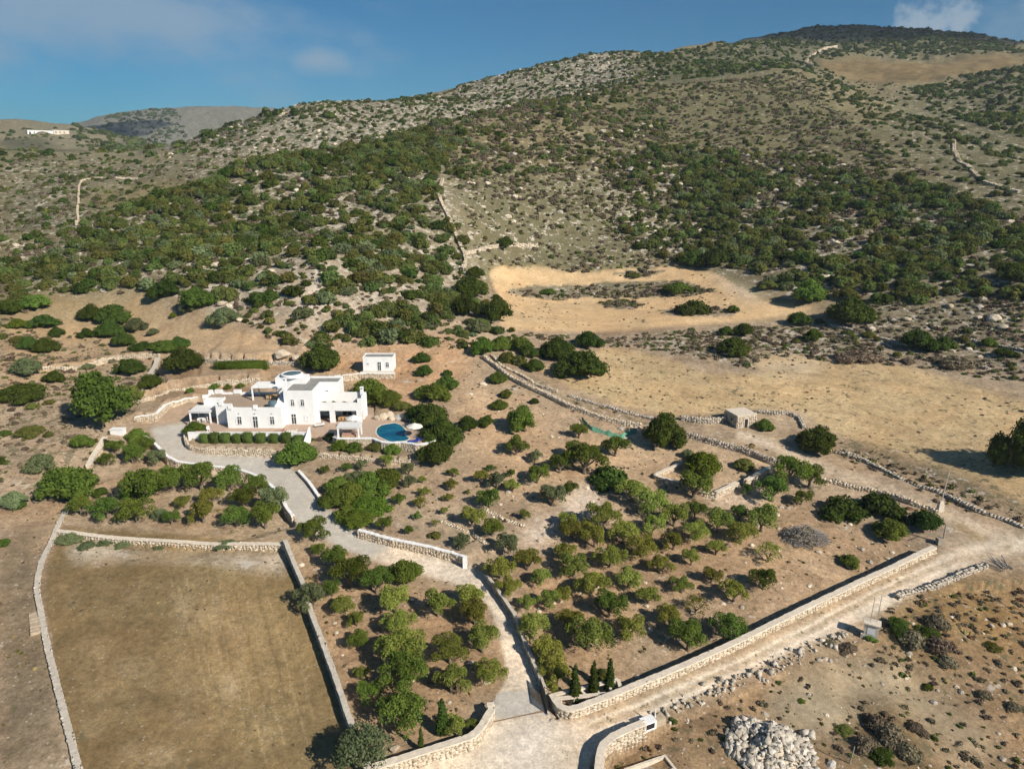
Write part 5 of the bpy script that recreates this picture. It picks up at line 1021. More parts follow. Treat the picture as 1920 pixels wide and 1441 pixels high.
scr([(826, 300), (830, 234), (1000, 190), (1150, 168), (1250, 225), (1250, 275), (1120, 325), (960, 330), (850, 335)], .075, (1.0, 2.9), 2, 620, .6, 20)
scr([(840, 335), (1120, 325), (1180, 430), (1290, 495), (1000, 498), (890, 495), (885, 440)], .03, (.6, 1.6), 2, 630, .5)
scr([(1150, 168), (1500, 133), (1660, 240), (1760, 330), (1560, 298), (1250, 270)], .045, (.8, 2.4), 2, 640, .6, 25)
scr([(290, 295), (420, 246), (520, 206), (830, 180), (1130, 95), (1200, 100), (1250, 150), (1150, 165), (1000, 190), (830, 232), (700, 268), (480, 303)], .05, (1.0, 2.6), 3, 650, .4, 30)
scr([(1200, 100), (1450, 68), (1580, 48), (1920, 80), (1920, 98), (1640, 104), (1540, 112), (1500, 133), (1250, 150)], .045, (1.4, 3.2), 3, 660, .5, 50)
scr([(1640, 62), (1780, 65), (1900, 90), (1900, 97), (1680, 103), (1630, 90)], .05, (2, 4.0), 3, 665, .3, 50)
scr([(1700, 170), (1800, 142), (1990, 125), (1990, 250), (1900, 258), (1760, 220)], .075, (1.2, 3.4), 3, 670, .5, 30)
scr([(1500, 135), (1545, 130), (1640, 190), (1760, 225), (1920, 285), (1990, 310), (1990, 330), (1800, 275), (1660, 235)], .05, (1.2, 2.8), 2, 680, .4, 20)
scr([(-20, 290), (130, 285), (290, 300), (460, 306), (300, 368), (150, 422), (-20, 438)], .05, (.7, 2.4), 3, 690, .5, 25)
scr([(-20, 246), (200, 252), (380, 285), (280, 296), (-20, 292)], .004, (2, 5), 3, 695, .5, 60)
scr([(130, 242), (200, 217), (330, 204), (530, 207), (640, 226), (520, 232), (400, 268), (260, 285)], .006, (3, 7), 3, 697, .6, 120)
scr([(1640, 570), (1990, 540), (1990, 720), (1720, 690), (1560, 640)], .04, (.6, 1.9), 1, 700, .5)
scr([(900, 625), (1400, 612), (1540, 600), (1640, 660), (1490, 662), (1400, 690), (1200, 652), (1000, 650)], .02, (.5, 1.5), 1, 710, .5)
scr([(-20, 560), (60, 560), (120, 650), (330, 680), (130, 780), (200, 830), (110, 960), (-20, 980)], .02, (.5, 1.5), 0, 720, .5)
scr([(760, 650), (880, 660), (960, 760), (900, 800), (800, 760), (760, 700)], .006, (.4, 1.0), 0, 725, .5)
scr([(900, 560), (960, 610), (1000, 690), (930, 680), (880, 650), (860, 600)], .10, (1.0, 2.6), 0, 730, .3)
scr([(-20, 555), (60, 555), (60, 640), (-20, 650)], .08, (1.0, 2.6), 0, 735, .3)
scr([(1680, 245), (1800, 285), (1990, 335), (1990, 425), (1900, 395), (1760, 330)], .05, (.7, 2.4), 2, 740, .55, 20)
scr([(1545, 130), (1640, 155), (1720, 165), (1700, 200), (1640, 190)], .02, (.8, 2.4), 3, 745, .5, 25)
ALLP = np.concatenate([s[0] for s in SCR]); ALLR = np.concatenate([s[1] for s in SCR]); REG = np.concatenate([s[2] for s in SCR])
_px, _py, _d = proj(ALLP); size_px = ALLR / _d * F; size_px[(_px < 0) | (_px > 1920) | (_py < 0) | (_py > 1441)] = 0
order = np.argsort(-size_px); BIG = order[:300]; REST = order[300:]
rr_ = random.Random(5)
SHR = []; SHO = []
TONES = ((F_HILL, 'olive green'), (F_HILL, 'olive green'), (F_HILL, 'olive green'), (F_DARK, 'dark green'), (F_GREY, 'grey-green'), (F_YELL, 'yellowish green'))
def shrub_at(i, p, R, reg):
    mt, tone = rr_.choice(TONES); x, y = _px[i], _py[i]; size = 'large' if R > 2.6 else ('medium' if R > 1.9 else 'small')
    up = 'upper' if y < 430 else ('middle' if y < 520 else 'lower')
    if reg == 0: part = 'far left end' if x < 220 else ('left part' if x < 430 else ('centre' if x < 650 else 'right end')); where, grp = f'{up} {part} of hillside behind villa', 'shrubs on the hillside behind the villa'
    elif reg == 1: part = 'left part' if x < 1450 else ('centre' if x < 1650 else 'right end'); where, grp = f'{up} {part} of slope right of looped field', 'shrubs on the right-hand slope'
    elif reg == 2: where, grp = 'open hill above the looped field', 'shrubs on the open hill'
    else: where, grp = 'far hills', 'shrubs on the far hills'
    SHR.append((x, o_lab := f'{size} {tone} shrub, {where}'))
    o = new('hillside_shrub', SHRUBS[rr_.randrange(7)], None, o_lab, 'shrub', grp, loc=(p[0], p[1], p[2] - R * .12), rotz=rr_.random() * 6.28)
    o.scale = (R * rr_.uniform(.9, 1.25), R * rr_.uniform(.9, 1.1), R * rr_.uniform(.8, 1.15))
    if not o.data.materials: o.data.materials.append(F_HILL)
    o.material_slots[0].link = 'OBJECT'; o.material_slots[0].material = mt; SHO.append(o)
for i in BIG: shrub_at(i, ALLP[i], ALLR[i], int(REG[i]))
_by = {}
for (x_, l_), o_ in zip(SHR, SHO): _by.setdefault(l_, []).append((x_, o_))
for l_, q_ in _by.items():
    if len(q_) > 1:
        for k_, (x_, o_) in enumerate(sorted(q_, key=lambda t: t[0])): o_['label'] = f'{l_}, {ORD[k_]} from left'
# what nobody could count: one object each, instanced from a few models
def scatter(name, label, P, S, models, seed):
    r = np.random.default_rng(seed); n = len(P); m = bpy.data.meshes.new(name); m.vertices.add(n); m.vertices.foreach_set('co', P.astype(np.float32).ravel())
    a = m.attributes.new('scl', 'FLOAT_VECTOR', 'POINT'); a.data.foreach_set('vector', S.astype(np.float32).ravel())
    a = m.attributes.new('rz', 'FLOAT_VECTOR', 'POINT'); rot = np.zeros((n, 3), np.float32); rot[:, 2] = r.random(n) * 6.28; rot[:, :2] = r.normal(size=(n, 2)) * .08; a.data.foreach_set('vector', rot.ravel())
    a = m.attributes.new('pick', 'INT', 'POINT'); a.data.foreach_set('value', r.integers(0, len(models), n).astype(np.int32))
    c = bpy.data.collections.new(name + '_models')
    for me, mt in models:
        me = me.copy(); me.materials.clear(); me.materials.append(mt); o = bpy.data.objects.new(name + '_model', me); c.objects.link(o)
    g = bpy.data.node_groups.new(name, 'GeometryNodeTree'); g.interface.new_socket('Geometry', in_out='INPUT', socket_type='NodeSocketGeometry'); g.interface.new_socket('Geometry', in_out='OUTPUT', socket_type='NodeSocketGeometry')
    N = g.nodes; gi = N.new('NodeGroupInput'); go = N.new('NodeGroupOutput'); ip = N.new('GeometryNodeInstanceOnPoints'); ci = N.new('GeometryNodeCollectionInfo')
    ci.inputs['Collection'].default_value = c; ci.inputs['Separate Children'].default_value = True; ci.inputs['Reset Children'].default_value = True
    def na(nm, t):
        x = N.new('GeometryNodeInputNamedAttribute'); x.data_type = t; x.inputs['Name'].default_value = nm; return x.outputs['Attribute']
    g.links.new(gi.outputs[0], ip.inputs['Points']); g.links.new(ci.outputs[0], ip.inputs['Instance']); ip.inputs['Pick Instance'].default_value = True
    g.links.new(na('pick', 'INT'), ip.inputs['Instance Index']); g.links.new(na('rz', 'FLOAT_VECTOR'), ip.inputs['Rotation']); g.links.new(na('scl', 'FLOAT_VECTOR'), ip.inputs['Scale']); g.links.new(ip.outputs[0], go.inputs[0])
    o = new(name, m, None, label, 'scrub' if 'stone' not in name else 'stones', kind='stuff'); md = o.modifiers.new('scatter', 'NODES'); md.node_group = g; return o
def S3(R, r, zl=.75, zh=1.2): return np.stack([R * r.uniform(.9, 1.25, len(R)), R * r.uniform(.9, 1.1, len(R)), R * r.uniform(zl, zh, len(R))], 1)
SMALL = [foliage('small_shrub_leaves', dome(700 + i, 5, (.35, .55), .6), 130, .22, 720 + i, core=.8) for i in range(5)]
rs = np.random.default_rng(9)
fm = REG[REST] == 3
for nm, lab, sel, models in (('scrub', 'green shrubs covering the hillsides behind the fields', REST[~fm], [(s, mt) for s, mt in zip(SHRUBS, (F_HILL, F_HILL, F_DARK, F_HILL, F_GREY, F_HILL, F_YELL))]), ('hill_scrub', 'small dark shrubs dotting the far rocky hills', REST[fm], [(s, mt) for s, mt in zip(SMALL, (F_DARK, F_HILL, F_DARK, F_HILL, F_DARK))])):
    R = ALLR[sel]; scatter(nm, lab, ALLP[sel] - np.array([0, 0, .15]), S3(R, rs), models, 31)
# low dry scrub, tufts and loose stones
TUFT = [foliage('dry_tuft_leaves', dome(740 + i, 4, (.35, .6), .5), 90, .24, 750 + i, core=.75) for i in range(4)]
tp = [sample(q, d, .6, 8, 800 + i, bare=b) for i, (q, d, b) in enumerate((
    (LEFT, .25, True), (RIGHT, .30, True), ([(826, 300), (830, 234), (1000, 190), (1250, 225), (1250, 275), (1180, 380), (1290, 495), (900, 498), (885, 440)], .30, True), ([(1150, 168), (1500, 133), (1760, 330), (1250, 270)], .12, True),
    ([(290, 295), (520, 206), (830, 180), (1130, 95), (1250, 150), (830, 232), (480, 303)], .03, True), ([(-20, 290), (290, 300), (460, 306), (150, 422), (-20, 438)], .04, True), ([(1640, 570), (1990, 540), (1990, 720), (1720, 690), (1560, 640)], .6, True),
    ([(900, 620), (1540, 600), (1700, 690), (1400, 690), (1200, 652)], 1.0, True), ([(945, 540), (1345, 530), (1345, 550), (960, 560)], .5, True), ([(1120, 560), (1390, 572), (1370, 592), (1130, 580)], .3, True), ([(1150, 505), (1250, 503), (1220, 518), (1160, 518)], .4, True),
    ([(-20, 560), (330, 650), (200, 830), (110, 960), (-20, 980)], .30, False), ([(1580, 835), (1990, 975), (1990, 1000), (1800, 940), (1560, 850)], .8, True), ([(1640, 1140), (1990, 1060), (1990, 1450), (1560, 1450), (1560, 1330), (1720, 1320), (1640, 1230)], .8, True), ([(1150, 1400), (1450, 1260), (1650, 1190), (1560, 1240), (1300, 1400)], .5, True), ([(140, 1000), (530, 1020), (530, 1045), (140, 1030)], .5, True), ([(880, 690), (1180, 800), (1380, 870), (1000, 860)], .03, True)))]
tp += [sample(q, .55, .3, 8, 870 + i) for i, q in enumerate(([(955, 542), (1100, 532), (1280, 527), (1340, 546), (1280, 553), (1090, 556), (975, 554)], [(1130, 566), (1160, 559), (1207, 570), (1188, 577), (1138, 576)], [(1240, 582), (1300, 572), (1385, 580), (1368, 590), (1262, 590)], [(1155, 512), (1210, 504), (1245, 507), (1218, 516), (1172, 517)]))]
TP = np.concatenate(tp); TP = clear_of_plants(TP, .6); R = .30 + .45 * rs.random(len(TP)) ** 1.5; R *= np.clip(np.hypot(TP[:, 0], TP[:, 1]) / 130, .8, 2.6)
scatter('dry_scrub', 'low grey-brown dry scrub between the shrubs and along the banks', TP - np.array([0, 0, .06]), S3(R, rs, .6, 1.1), [(TUFT[0], F_DRY), (TUFT[1], F_HILL), (TUFT[2], F_DRY), (TUFT[3], F_DRY)], 32)
def rock_mesh(seed, n=2, sharp=.32):
    import bmesh
    bm = bmesh.new(); bmesh.ops.create_icosphere(bm, subdivisions=n, radius=1.0); r = random.Random(seed); f = [Vector((r.gauss(0, 1), r.gauss(0, 1), r.gauss(0, 1))).normalized() for _ in range(9)]
    for v in bm.verts:
        d = v.co.normalized(); s = min(1.0, min((.62 + .3 * ((k * 37) % 10) / 10) / max(.05, d.dot(q)) for k, q in enumerate(f))); v.co = d * s * (1 + r.uniform(-1, 1) * sharp * .18); v.co.z *= .75
    m = bpy.data.meshes.new('rock'); bm.to_mesh(m); bm.free(); fattr(m, 'tone', [r.random()] * len(m.vertices)); return m
ROCKS1 = [rock_mesh(900 + i, 1) for i in range(6)]; ROCKS2 = [rock_mesh(920 + i, 2) for i in range(6)]
sp_ = [sample(q, d, .6, 7, 850 + i) for i, (q, d) in enumerate(((LEFT, .05), (RIGHT, .05), ([(290, 295), (520, 206), (830, 180), (1130, 95), (1250, 150), (830, 232), (480, 303)], .022), ([(830, 300), (1250, 225), (1290, 495), (900, 498)], .03), ([(1640, 570), (1990, 540), (1990, 720), (1560, 640)], .07), ([(1150, 1400), (1450, 1260), (1990, 1060), (1990, 1450), (1150, 1450)], .28), ([(1180, 1180), (1500, 1090), (1740, 1030), (1180, 1290)], .30), ([(545, 1020), (930, 1110), (935, 1300), (690, 1380)], .22), ([(900, 900), (1500, 940), (1740, 1030), (1030, 1270), (900, 1040)], .16), ([(880, 690), (1380, 860), (1100, 930), (860, 780)], .10), ([(130, 1010), (530, 1030), (530, 1060), (140, 1040)], .2), ([(560, 560), (600, 500), (640, 520), (620, 600)], .4), ([(340, 500), (420, 490), (480, 560), (420, 600)], .4), ([(1150, 410), (1230, 412), (1225, 428), (1160, 428)], .4)))]
SP_ = np.concatenate(sp_); R = .13 + .5 * rs.random(len(SP_)) ** 3.5; R *= np.clip(np.hypot(SP_[:, 0], SP_[:, 1]) / 95, .8, 4)
scatter('loose_stones', 'pale loose stones lying over the dry ground and hillsides', SP_, S3(R, rs, .5, 1), [(k, M_STONE if i % 2 else M_STONEG) for i, k in enumerate(ROCKS1)], 33)
# straw-coloured grass along the track and walls
gp = np.concatenate([sample(q, d, .7, 5, 880 + i) for i, (q, d) in enumerate((([(1385, 800), (1480, 830), (1440, 850), (1380, 830)], .5), ([(1480, 840), (1760, 960), (1750, 975), (1470, 860)], .35), ([(1560, 870), (1800, 960), (1880, 985), (1900, 960), (1600, 840)], .3), ([(1660, 1150), (1760, 1090), (1920, 1100), (1920, 1200), (1700, 1200)], .4), ([(1755, 985), (1800, 1000), (1770, 1030), (1755, 1020)], .6), ([(540, 990), (570, 1000), (700, 1060), (640, 1060), (540, 1010)], .35), ([(880, 700), (1100, 780), (1180, 795), (1180, 780), (1000, 720)], .12)))])
R = .25 + .35 * rs.random(len(gp)); scatter('dry_grass', 'straw-coloured dry grass along the track and wall feet', gp - np.array([0, 0, .05]), S3(R, rs, .7, 1.3), [(TUFT[0], F_STRAW), (TUFT[1], F_STRAW), (TUFT[3], F_DRY)], 34)

# weeds and stubble over all open soil near by
wp_ = np.concatenate([sample(q, d, .75, 6, 890 + i, bare=False) for i, (q, d) in enumerate((([(545, 1020), (930, 1110), (935, 1300), (690, 1390)], .5), ([(900, 900), (1500, 940), (1745, 1035), (1030, 1280), (900, 1040)], .4), ([(860, 690), (1380, 860), (1400, 960), (1000, 960), (600, 1000), (590, 860), (840, 860)], .4), ([(-20, 560), (330, 660), (260, 800), (110, 980), (-20, 1010)], .5), ([(130, 970), (540, 1010), (500, 880), (180, 900)], .4), ([(1130, 1420), (1450, 1265), (1990, 1060), (1990, 1460), (1130, 1460)], .5), ([(-20, 1010), (80, 1000), (120, 1441), (-20, 1441)], .4), ([(560, 640), (900, 640), (900, 720), (760, 760), (600, 690)], .3), ([(1560, 840), (1990, 1000), (1990, 970), (1600, 815)], 1.2), ([(1000, 700), (1280, 790), (1360, 790), (1360, 760), (1280, 770), (1080, 715)], .8)))])
wp_ = clear_of_plants(wp_, .5); R = .10 + .24 * rs.random(len(wp_)) ** 2
scatter('weeds', 'small dry weeds and tufts over the open soil', wp_ - np.array([0, 0, .03]), S3(R, rs, .7, 1.4), [(TUFT[0], F_DRY), (TUFT[1], F_STRAW), (TUFT[2], F_DRY), (TUFT[3], F_YELL)], 35)
fpts = []
for i, (q, d) in enumerate((([(1005, 690), (1130, 655), (1330, 700), (1490, 670), (1920, 755), (1920, 955), (1600, 828), (1350, 772), (1150, 755)], .35), ([(125, 990), (533, 1020), (690, 1441), (145, 1441), (85, 1120)], .35), ([(920, 505), (1300, 500), (1480, 585), (1120, 618), (950, 615)], .12))):
    P9 = hit(q)[:, :2]; a9, b9 = P9.min(0), P9.max(0); n9 = int((b9 - a9).prod() * d); x9 = rs.uniform(a9[0], b9[0], n9); y9 = rs.uniform(a9[1], b9[1], n9); k9 = inpoly(x9, y9, P9) & np.isin(zid_at(x9, y9), [k for k, z_ in enumerate(ZNAMES) if z_.startswith('field')]) & (rs.random(n9) < sstep(.35, .65, fbm(x9, y9, 9, 3, 66)))
    fpts.append(np.stack([x9[k9], y9[k9], zat(x9[k9], y9[k9])], 1))
fpts = np.concatenate(fpts); R = .10 + .20 * rs.random(len(fpts)) ** 2; R *= np.clip(np.hypot(fpts[:, 0], fpts[:, 1]) / 110, .7, 2)
scatter('stubble', 'dry stubble tufts standing in the fields', fpts - np.array([0, 0, .03]), S3(R, rs, .5, 1.0), [(TUFT[0], F_DRY), (TUFT[1], F_STRAW), (TUFT[2], F_DRY)], 36)
# ------------------------------------------------------------------ small things
# heap of building stone: each visible stone its own piece
hc = hit([(1440, 1408)])[0]
pile = new('stone_pile', None, None, 'heap of pale broken building stones beside the dirt yard', 'stone pile', loc=tuple(hc))
ra, rb, hh = 4.7, 4.0, 2.2
def heap(x, y): return hh * (max(0, 1 - ((x + .6) / ra * 1.1) ** 2 - ((y - .4) / rb * 1.1) ** 2) ** .8 * (.8 + .35 * math.sin(x * 1.3 + 1) * math.cos(y * 1.1)))
mv = [(0, 0, hh - .15)]; mf = []
for k in range(1, 7):
    for i in range(20):
        t = 2 * pi * i / 20; x, y = ra * k / 6 * cos(t), rb * k / 6 * sin(t); mv.append((x, y, heap(x, y) - .18 if k < 6 else -.5))
mf += [(0, 1 + i, 1 + (i + 1) % 20) for i in range(20)] + [(1 + (k - 1) * 20 + i, 1 + k * 20 + i, 1 + k * 20 + (i + 1) % 20, 1 + (k - 1) * 20 + (i + 1) % 20) for k in range(1, 6) for i in range(20)]
new('mound', pydata('mound', mv, mf), pile, mat=M_MORT)
M_PALE = stone_mat('pale_rubble', (.34, .30, .24), (.60, .555, .485), None)
PALE = []
for m_ in ROCKS1:
    q = m_.copy(); q.materials.clear(); q.materials.append(M_PALE); PALE.append(q)
r = random.Random(11); small_ = []
for i in range(900):
    t = r.random() * 6.283; e = r.random() ** .5 * (1.0 if r.random() < .93 else 1.3); x, y = ra * e * cos(t), rb * e * sin(t); s = .12 + .42 * r.random() ** 2
    if i < 290:
        o = new('stone', PALE[i % 6], pile, loc=(x, y, heap(x, y) + r.uniform(-.05, .12))); s *= 1.25
        o.scale = (s * r.uniform(.9, 1.5), s, s * r.uniform(.7, 1.1)); o.rotation_euler = (r.random() * 6, r.random() * 6, r.random() * 6)
    else: small_.append((x, y, heap(x, y), s * .8))
sm = np.array(small_); n = len(sm); R9 = np.random.default_rng(4); A = R9.normal(size=(n, 3)); A /= np.linalg.norm(A, axis=1)[:, None]; B = np.cross(A, R9.normal(size=(n, 3))); B /= np.linalg.norm(B, axis=1)[:, None]
new('small_stones', stones(sm[:, :3], A, B, np.cross(A, B), np.repeat(sm[:, 3:], 3, 1) * R9.uniform(.5, 1.1, (n, 3)), 6, .25), pile, kind='stuff', mat=M_PALE)

def boulder(px, py, wpx, label, group=None, mat=None, hs=1.0, sink=.2, xy=None):
    p = hit([(px, py)])[0]; R = wpx / 2 * depth(p) / F
    k = _cnt.get('rock', 0); _cnt['rock'] = k + 1
    m = ROCKS2[k % 6].copy(); m.materials.clear(); m.materials.append(mat or M_STONE)
    o = new('boulder', m, None, label, 'boulder', group, loc=(p[0], p[1], p[2] + R * hs * (.5 - sink)), rotz=k * 1.7); o.scale = (R, R * .8, R * hs); return o
# rocks by the pool
M_ROCKP = stone_mat('pool_rock', (.46, .38, .28), (.62, .52, .40), None); M_ROCKG = stone_mat('grey_rock', (.36, .34, .31), (.54, .52, .48), None)
for i, (x, y, w, mt, t) in enumerate(((760, 420, 190, M_ROCKP, 'left tan'), (860, 390, 240, M_ROCKP, 'largest tan'), (960, 370, 190, M_ROCKP, 'tall tan'), (1000, 420, 150, M_ROCKP, 'low tan'), (1100, 400, 170, M_ROCKG, 'left grey'), (1200, 390, 200, M_ROCKG, 'middle grey'), (1290, 420, 170, M_ROCKG, 'right grey'), (1270, 520, 130, M_ROCKG, 'lowest grey'))):
    boulder(620 + x / 8.727, 740 + y / 8.727, w / 8.727, f'{t} boulder of the rock group behind the swimming pool', 'rocks behind the pool', mt, 1.1)
for i, (x, y, w) in enumerate(((395, 520, 26), (410, 545, 30), (418, 570, 26), (430, 590, 22), (385, 500, 20), (405, 495, 18), (450, 600, 18))):
    boulder(x, y, w, f'pale outcrop rock among bushes above the villa drive, {ORD[i]} from the top', 'rock outcrop on the left slope', M_STONE, .6)
boulder(530, 668, 34, 'wide tan rock face left of the dark bush behind the villa', None, M_ROCKP, .8); boulder(555, 672, 24, 'small tan rock beside the wide rock face behind the villa', None, M_ROCKP, .7)
boulder(740, 1405, 22, 'pale boulder in shade behind the gate wall', None, M_STONE, .8); boulder(762, 1388, 10, 'small pale stone slab near the thin cypress', None, M_STONE, .5)
for i, (x, y, w) in enumerate(((1880, 1172, 14), (1862, 600, 30), (1835, 597, 16), (1880, 615, 22), (1780, 575, 20), (1700, 600, 18))):
    boulder(x, y, w, ('lone pale boulder on the brown bank right of the meter pillar' if i == 0 else f'pale boulder among rocks right of the upper field, {ORD[i - 1]} listed from the right edge'), None, M_STONE, .8)

# grey heap of cut branches
bp_ = hit([(1508, 1010)])[0]; r = random.Random(21); mb = MB()
for i in range(620):
    t = r.random() * 6.28; e = r.random() ** .5; x, y = 3.6 * e * cos(t), 2.6 * e * sin(t); z = 2.3 * (1 - e * e) * r.uniform(.2, 1.05); a = r.random() * 6.28; l = r.uniform(.4, 1.1)
    mb.tube((x - cos(a) * l, y - sin(a) * l, z + r.uniform(-.2, .2)), (x + cos(a) * l, y + sin(a) * l, z + r.uniform(-.2, .3)), .035, .015, 4)
bh = new('brush_heap', None, None, 'grey heap of cut dry branches at the edge of the grove', 'brush heap', loc=tuple(bp_)); mb.build('branches', M_DEAD, bh, kind='stuff'); o = new('dead_leaves', LOWS[1].copy(), bh, kind='stuff'); o.data.materials.clear(); o.data.materials.append(F_DRY); o.scale = (3.5, 2.4, 3.6); PLANTS.append((bp_[0], bp_[1], 4))
lp = hit([(1878, 1062)])[0]; logs = new('log_stack', None, None, 'few grey logs leaning by the dry wall at the right edge', 'logs', loc=tuple(lp), rotz=.3)
for i in range(7): MB().tube((i * .3 - .9, -1.0 + .3 * (i % 3), .1 + .2 * (i % 2)), (i * .5 - 1.7 + .4 * (i % 2), 1.2, .35 + .35 * (i % 3)), .10, .07).build('log', M_DEAD, logs)

# meter pillar with two steel poles
def at(px, py): return hit([(px, py)])[0]
mp = at(1632, 1192)
e = new('meter_pillar', None, None, 'squat concrete utility pillar with two thin steel poles by the road', 'utility pillar', loc=tuple(mp), rotz=radians(-28))
MB().prism([(-.8, -.55), (.8, -.55), (.8, .55), (-.8, .55)], -.4, 1.9).build('body', M_CREAM, e); MB().box(-.95, .95, -.7, .7, 1.9, 2.05).build('cap', M_CREAM, e)
MB().box(-.45, .35, -.58, -.55, .6, 1.5).build('meter_door', M_WHITE, e); MB().box(-1.1, -.8, -.75, -.1, -.4, .5).build('plinth', M_GCAP, e)
for x, y, h in ((-.25, .1, 5.4), (.45, .3, 5.9)): MB().tube((x, y, 2.0), (x + .06, y, h), .04, .035).build('pole', M_METAL, e)
# utility pole on a white base, and the fence post below it
up = at(1762, 957)
e = new('utility_pole', None, None, 'leaning white pole on a pale masonry base beside the track', 'pole', loc=tuple(up)); MB().box(-.4, .4, -.35, .35, -.3, 1.3).box(-.3, .3, -.25, .25, 1.3, 1.75).build('base', M_CREAM, e); MB().tube((0, 0, 1.6), (.35, 0, 7.2), .09, .07).build('pole_shaft', M_GCAP, e)
fp = at(1767, 1018); e = new('gate_post', None, None, 'grey weathered gate post at the end of the roadside wall', 'post', loc=tuple(fp)); MB().tube((0, 0, -.2), (0, 0, 3.2), .13, .10).build('shaft', M_DEAD, e); MB().tube((-.1, 0, 2.2), (-2.3, .2, 1.2), .05).build('stay', M_DEAD, e)
MB().box(-.9, -.1, -.4, .4, -.3, .9).build('stone_footing', M_STONEG, e)
wp = at(1593, 1430); e = new('wooden_post', None, None, 'thin weathered wooden post in the yard by the dry scrub', 'post', loc=tuple(wp), rotz=.2); MB().tube((0, 0, -.2), (.25, 0, 2.0), .07, .05).build('shaft', M_DEAD, e)
# water box on the junction wall
kb = at(1214, 1362); e = new('water_box', None, None, 'pale square masonry box with a white pipe at the road junction', 'masonry box', loc=tuple(kb), rotz=radians(24))
MB().box(-.75, .75, -.5, .5, -.4, 1.0).build('body', M_WHITE, e); MB().box(-.5, .5, -.52, -.5, .2, .8).build('hatch', M_BLACK, e); MB().box(.75, 2.0, -.4, .4, -.4, .8).build('stone_wing', M_STONE, e); MB().tube((.95, .1, .7), (.95, .1, 1.9), .06).build('pipe', M_WHITE, e)
# concrete trough at the lower edge
tp_ = at(1222, 1447); e = new('concrete_trough', None, None, 'open concrete trough by the road junction', 'trough', loc=tuple(tp_), rotz=radians(22))
for bx in ((-2.6, 2.2, .75, 1.0), (-2.6, 2.2, -1.0, -.75), (-2.6, -2.35, -.75, .75), (1.95, 2.2, -.75, .75)): MB().box(bx[0], bx[1], bx[2], bx[3], -.5, .55).build('side', M_CREAM, e)
MB().box(-2.35, 1.95, -.75, .75, -.5, .05).build('bottom', M_MORTG, e)
# gate yard: bin shelter frame behind the cypresses, sliding gate, track
def bar(p, q, w, z0, z1, mb):
    p, q = np.array(p[:2]), np.array(q[:2]); d = (q - p) / np.linalg.norm(q - p); nrm = np.array([-d[1], d[0]]) * w / 2
    mb.prism([tuple(p - nrm), tuple(q - nrm), tuple(q + nrm), tuple(p + nrm)], z0, z1); return mb
c8 = lambda L: [hit([(1000 + x / 8, 1220 + y / 8)], 1.0)[0] for x, y in L]
A0, A1, A2, A3 = c8([(220, 625), (1270, 460), (1330, 560), (370, 720)])
gy = new('gate_planter', None, None, 'long white masonry frame with openings behind the three cypresses', 'planter wall', loc=tuple((A0 + A2) / 2 - np.array([0, 0, .0])))
zt0 = float(np.mean([A0[2], A1[2], A2[2], A3[2]])) + 1.0
wb(bar(A0, A1, .42, zt0 - .2, zt0, MB()), 'beam', M_CREAM, gy); wb(bar(A3, A2, .42, zt0 - .22, zt0 - .02, MB()), 'beam', M_CREAM, gy); wb(bar(A1, A2, .42, zt0 - 1.6, zt0 - .01, MB()), 'wall', M_CREAM, gy)
for i in range(5):
    f_ = (i + .3) / 5.0; a_ = A0 + (A1 - A0) * f_; b_ = A3 + (A2 - A3) * f_
    wb(bar(a_, b_, .3, zt0 - 1.6, zt0 - .21, MB()), 'divider', M_CREAM, gy)
ga, gb = hit([(1012, 1292), (1026, 1340)]); gt = new('sliding_gate', None, None, 'dark steel sliding gate standing open beside the drive', 'gate', loc=tuple((ga + gb) / 2))
g0, g1 = ga[:2], gb[:2]; zg = float(min(ga[2], gb[2]))
wb(bar(g0, g1, .10, zg + .1, zg + .25, MB()), 'rail', M_BLACK, gt); wb(bar(g0, g1, .10, zg + 1.7, zg + 1.85, MB()), 'rail', M_BLACK, gt)
for i in range(9):
    a_ = g0 + (g1 - g0) * (i / 9.0 + .01); b_ = g0 + (g1 - g0) * (i / 9.0 + .085); wb(bar(a_, b_, .06, zg + .25, zg + 1.7, MB()), 'board', M_BLACK, gt)
ta, tb = hit([(926, 1352), (1018, 1334)]); tk = new('gate_rail', None, None, 'thin rusty gate rail set across the concrete apron', 'rail', loc=tuple((ta + tb) / 2)); wb(bar(ta, tb, .10, float(min(ta[2], tb[2])) - .1, float(max(ta[2], tb[2])) + .05, MB()), 'rail_bar', plain('rusty_steel', (.22, .14, .09), .8, .2, 4), tk)
# green netting fallen along the dry wall
M_NET = plain('green_netting', (.11, .27, .18), .8, .35, 2.0)
L = crop([(770, 470), (790, 500), (830, 530), (900, 550), (960, 570), (1010, 580), (1060, 555), (1100, 545)], 850, 640, 3.2)
N0 = hit(L); S = resample(N0, .35); rr9 = np.random.default_rng(12); v = []
for i, p in enumerate(S):
    w = .2 + .25 * abs(math.sin(i * .35)); 
    for s_, hgt in ((-1, .06), (-.3, .25), (.3, .55), (1, .75)):
        x, y = p[0] + rr9.normal() * .08, p[1] + s_ * w; v.append((x, y, float(zat(x, y)) + hgt * (.6 + .6 * rr9.random())))
nf = [(i * 4 + a, i * 4 + a + 1, i * 4 + a + 5, i * 4 + a + 4) for i in range(len(S) - 1) for a in range(3)]
c0 = np.mean(v, 0); new('green_net', pydata('green_net', np.array(v) - c0, nf, True), None, 'strip of bright green netting draped along the dry stone wall', 'netting', loc=tuple(c0), mat=M_NET)
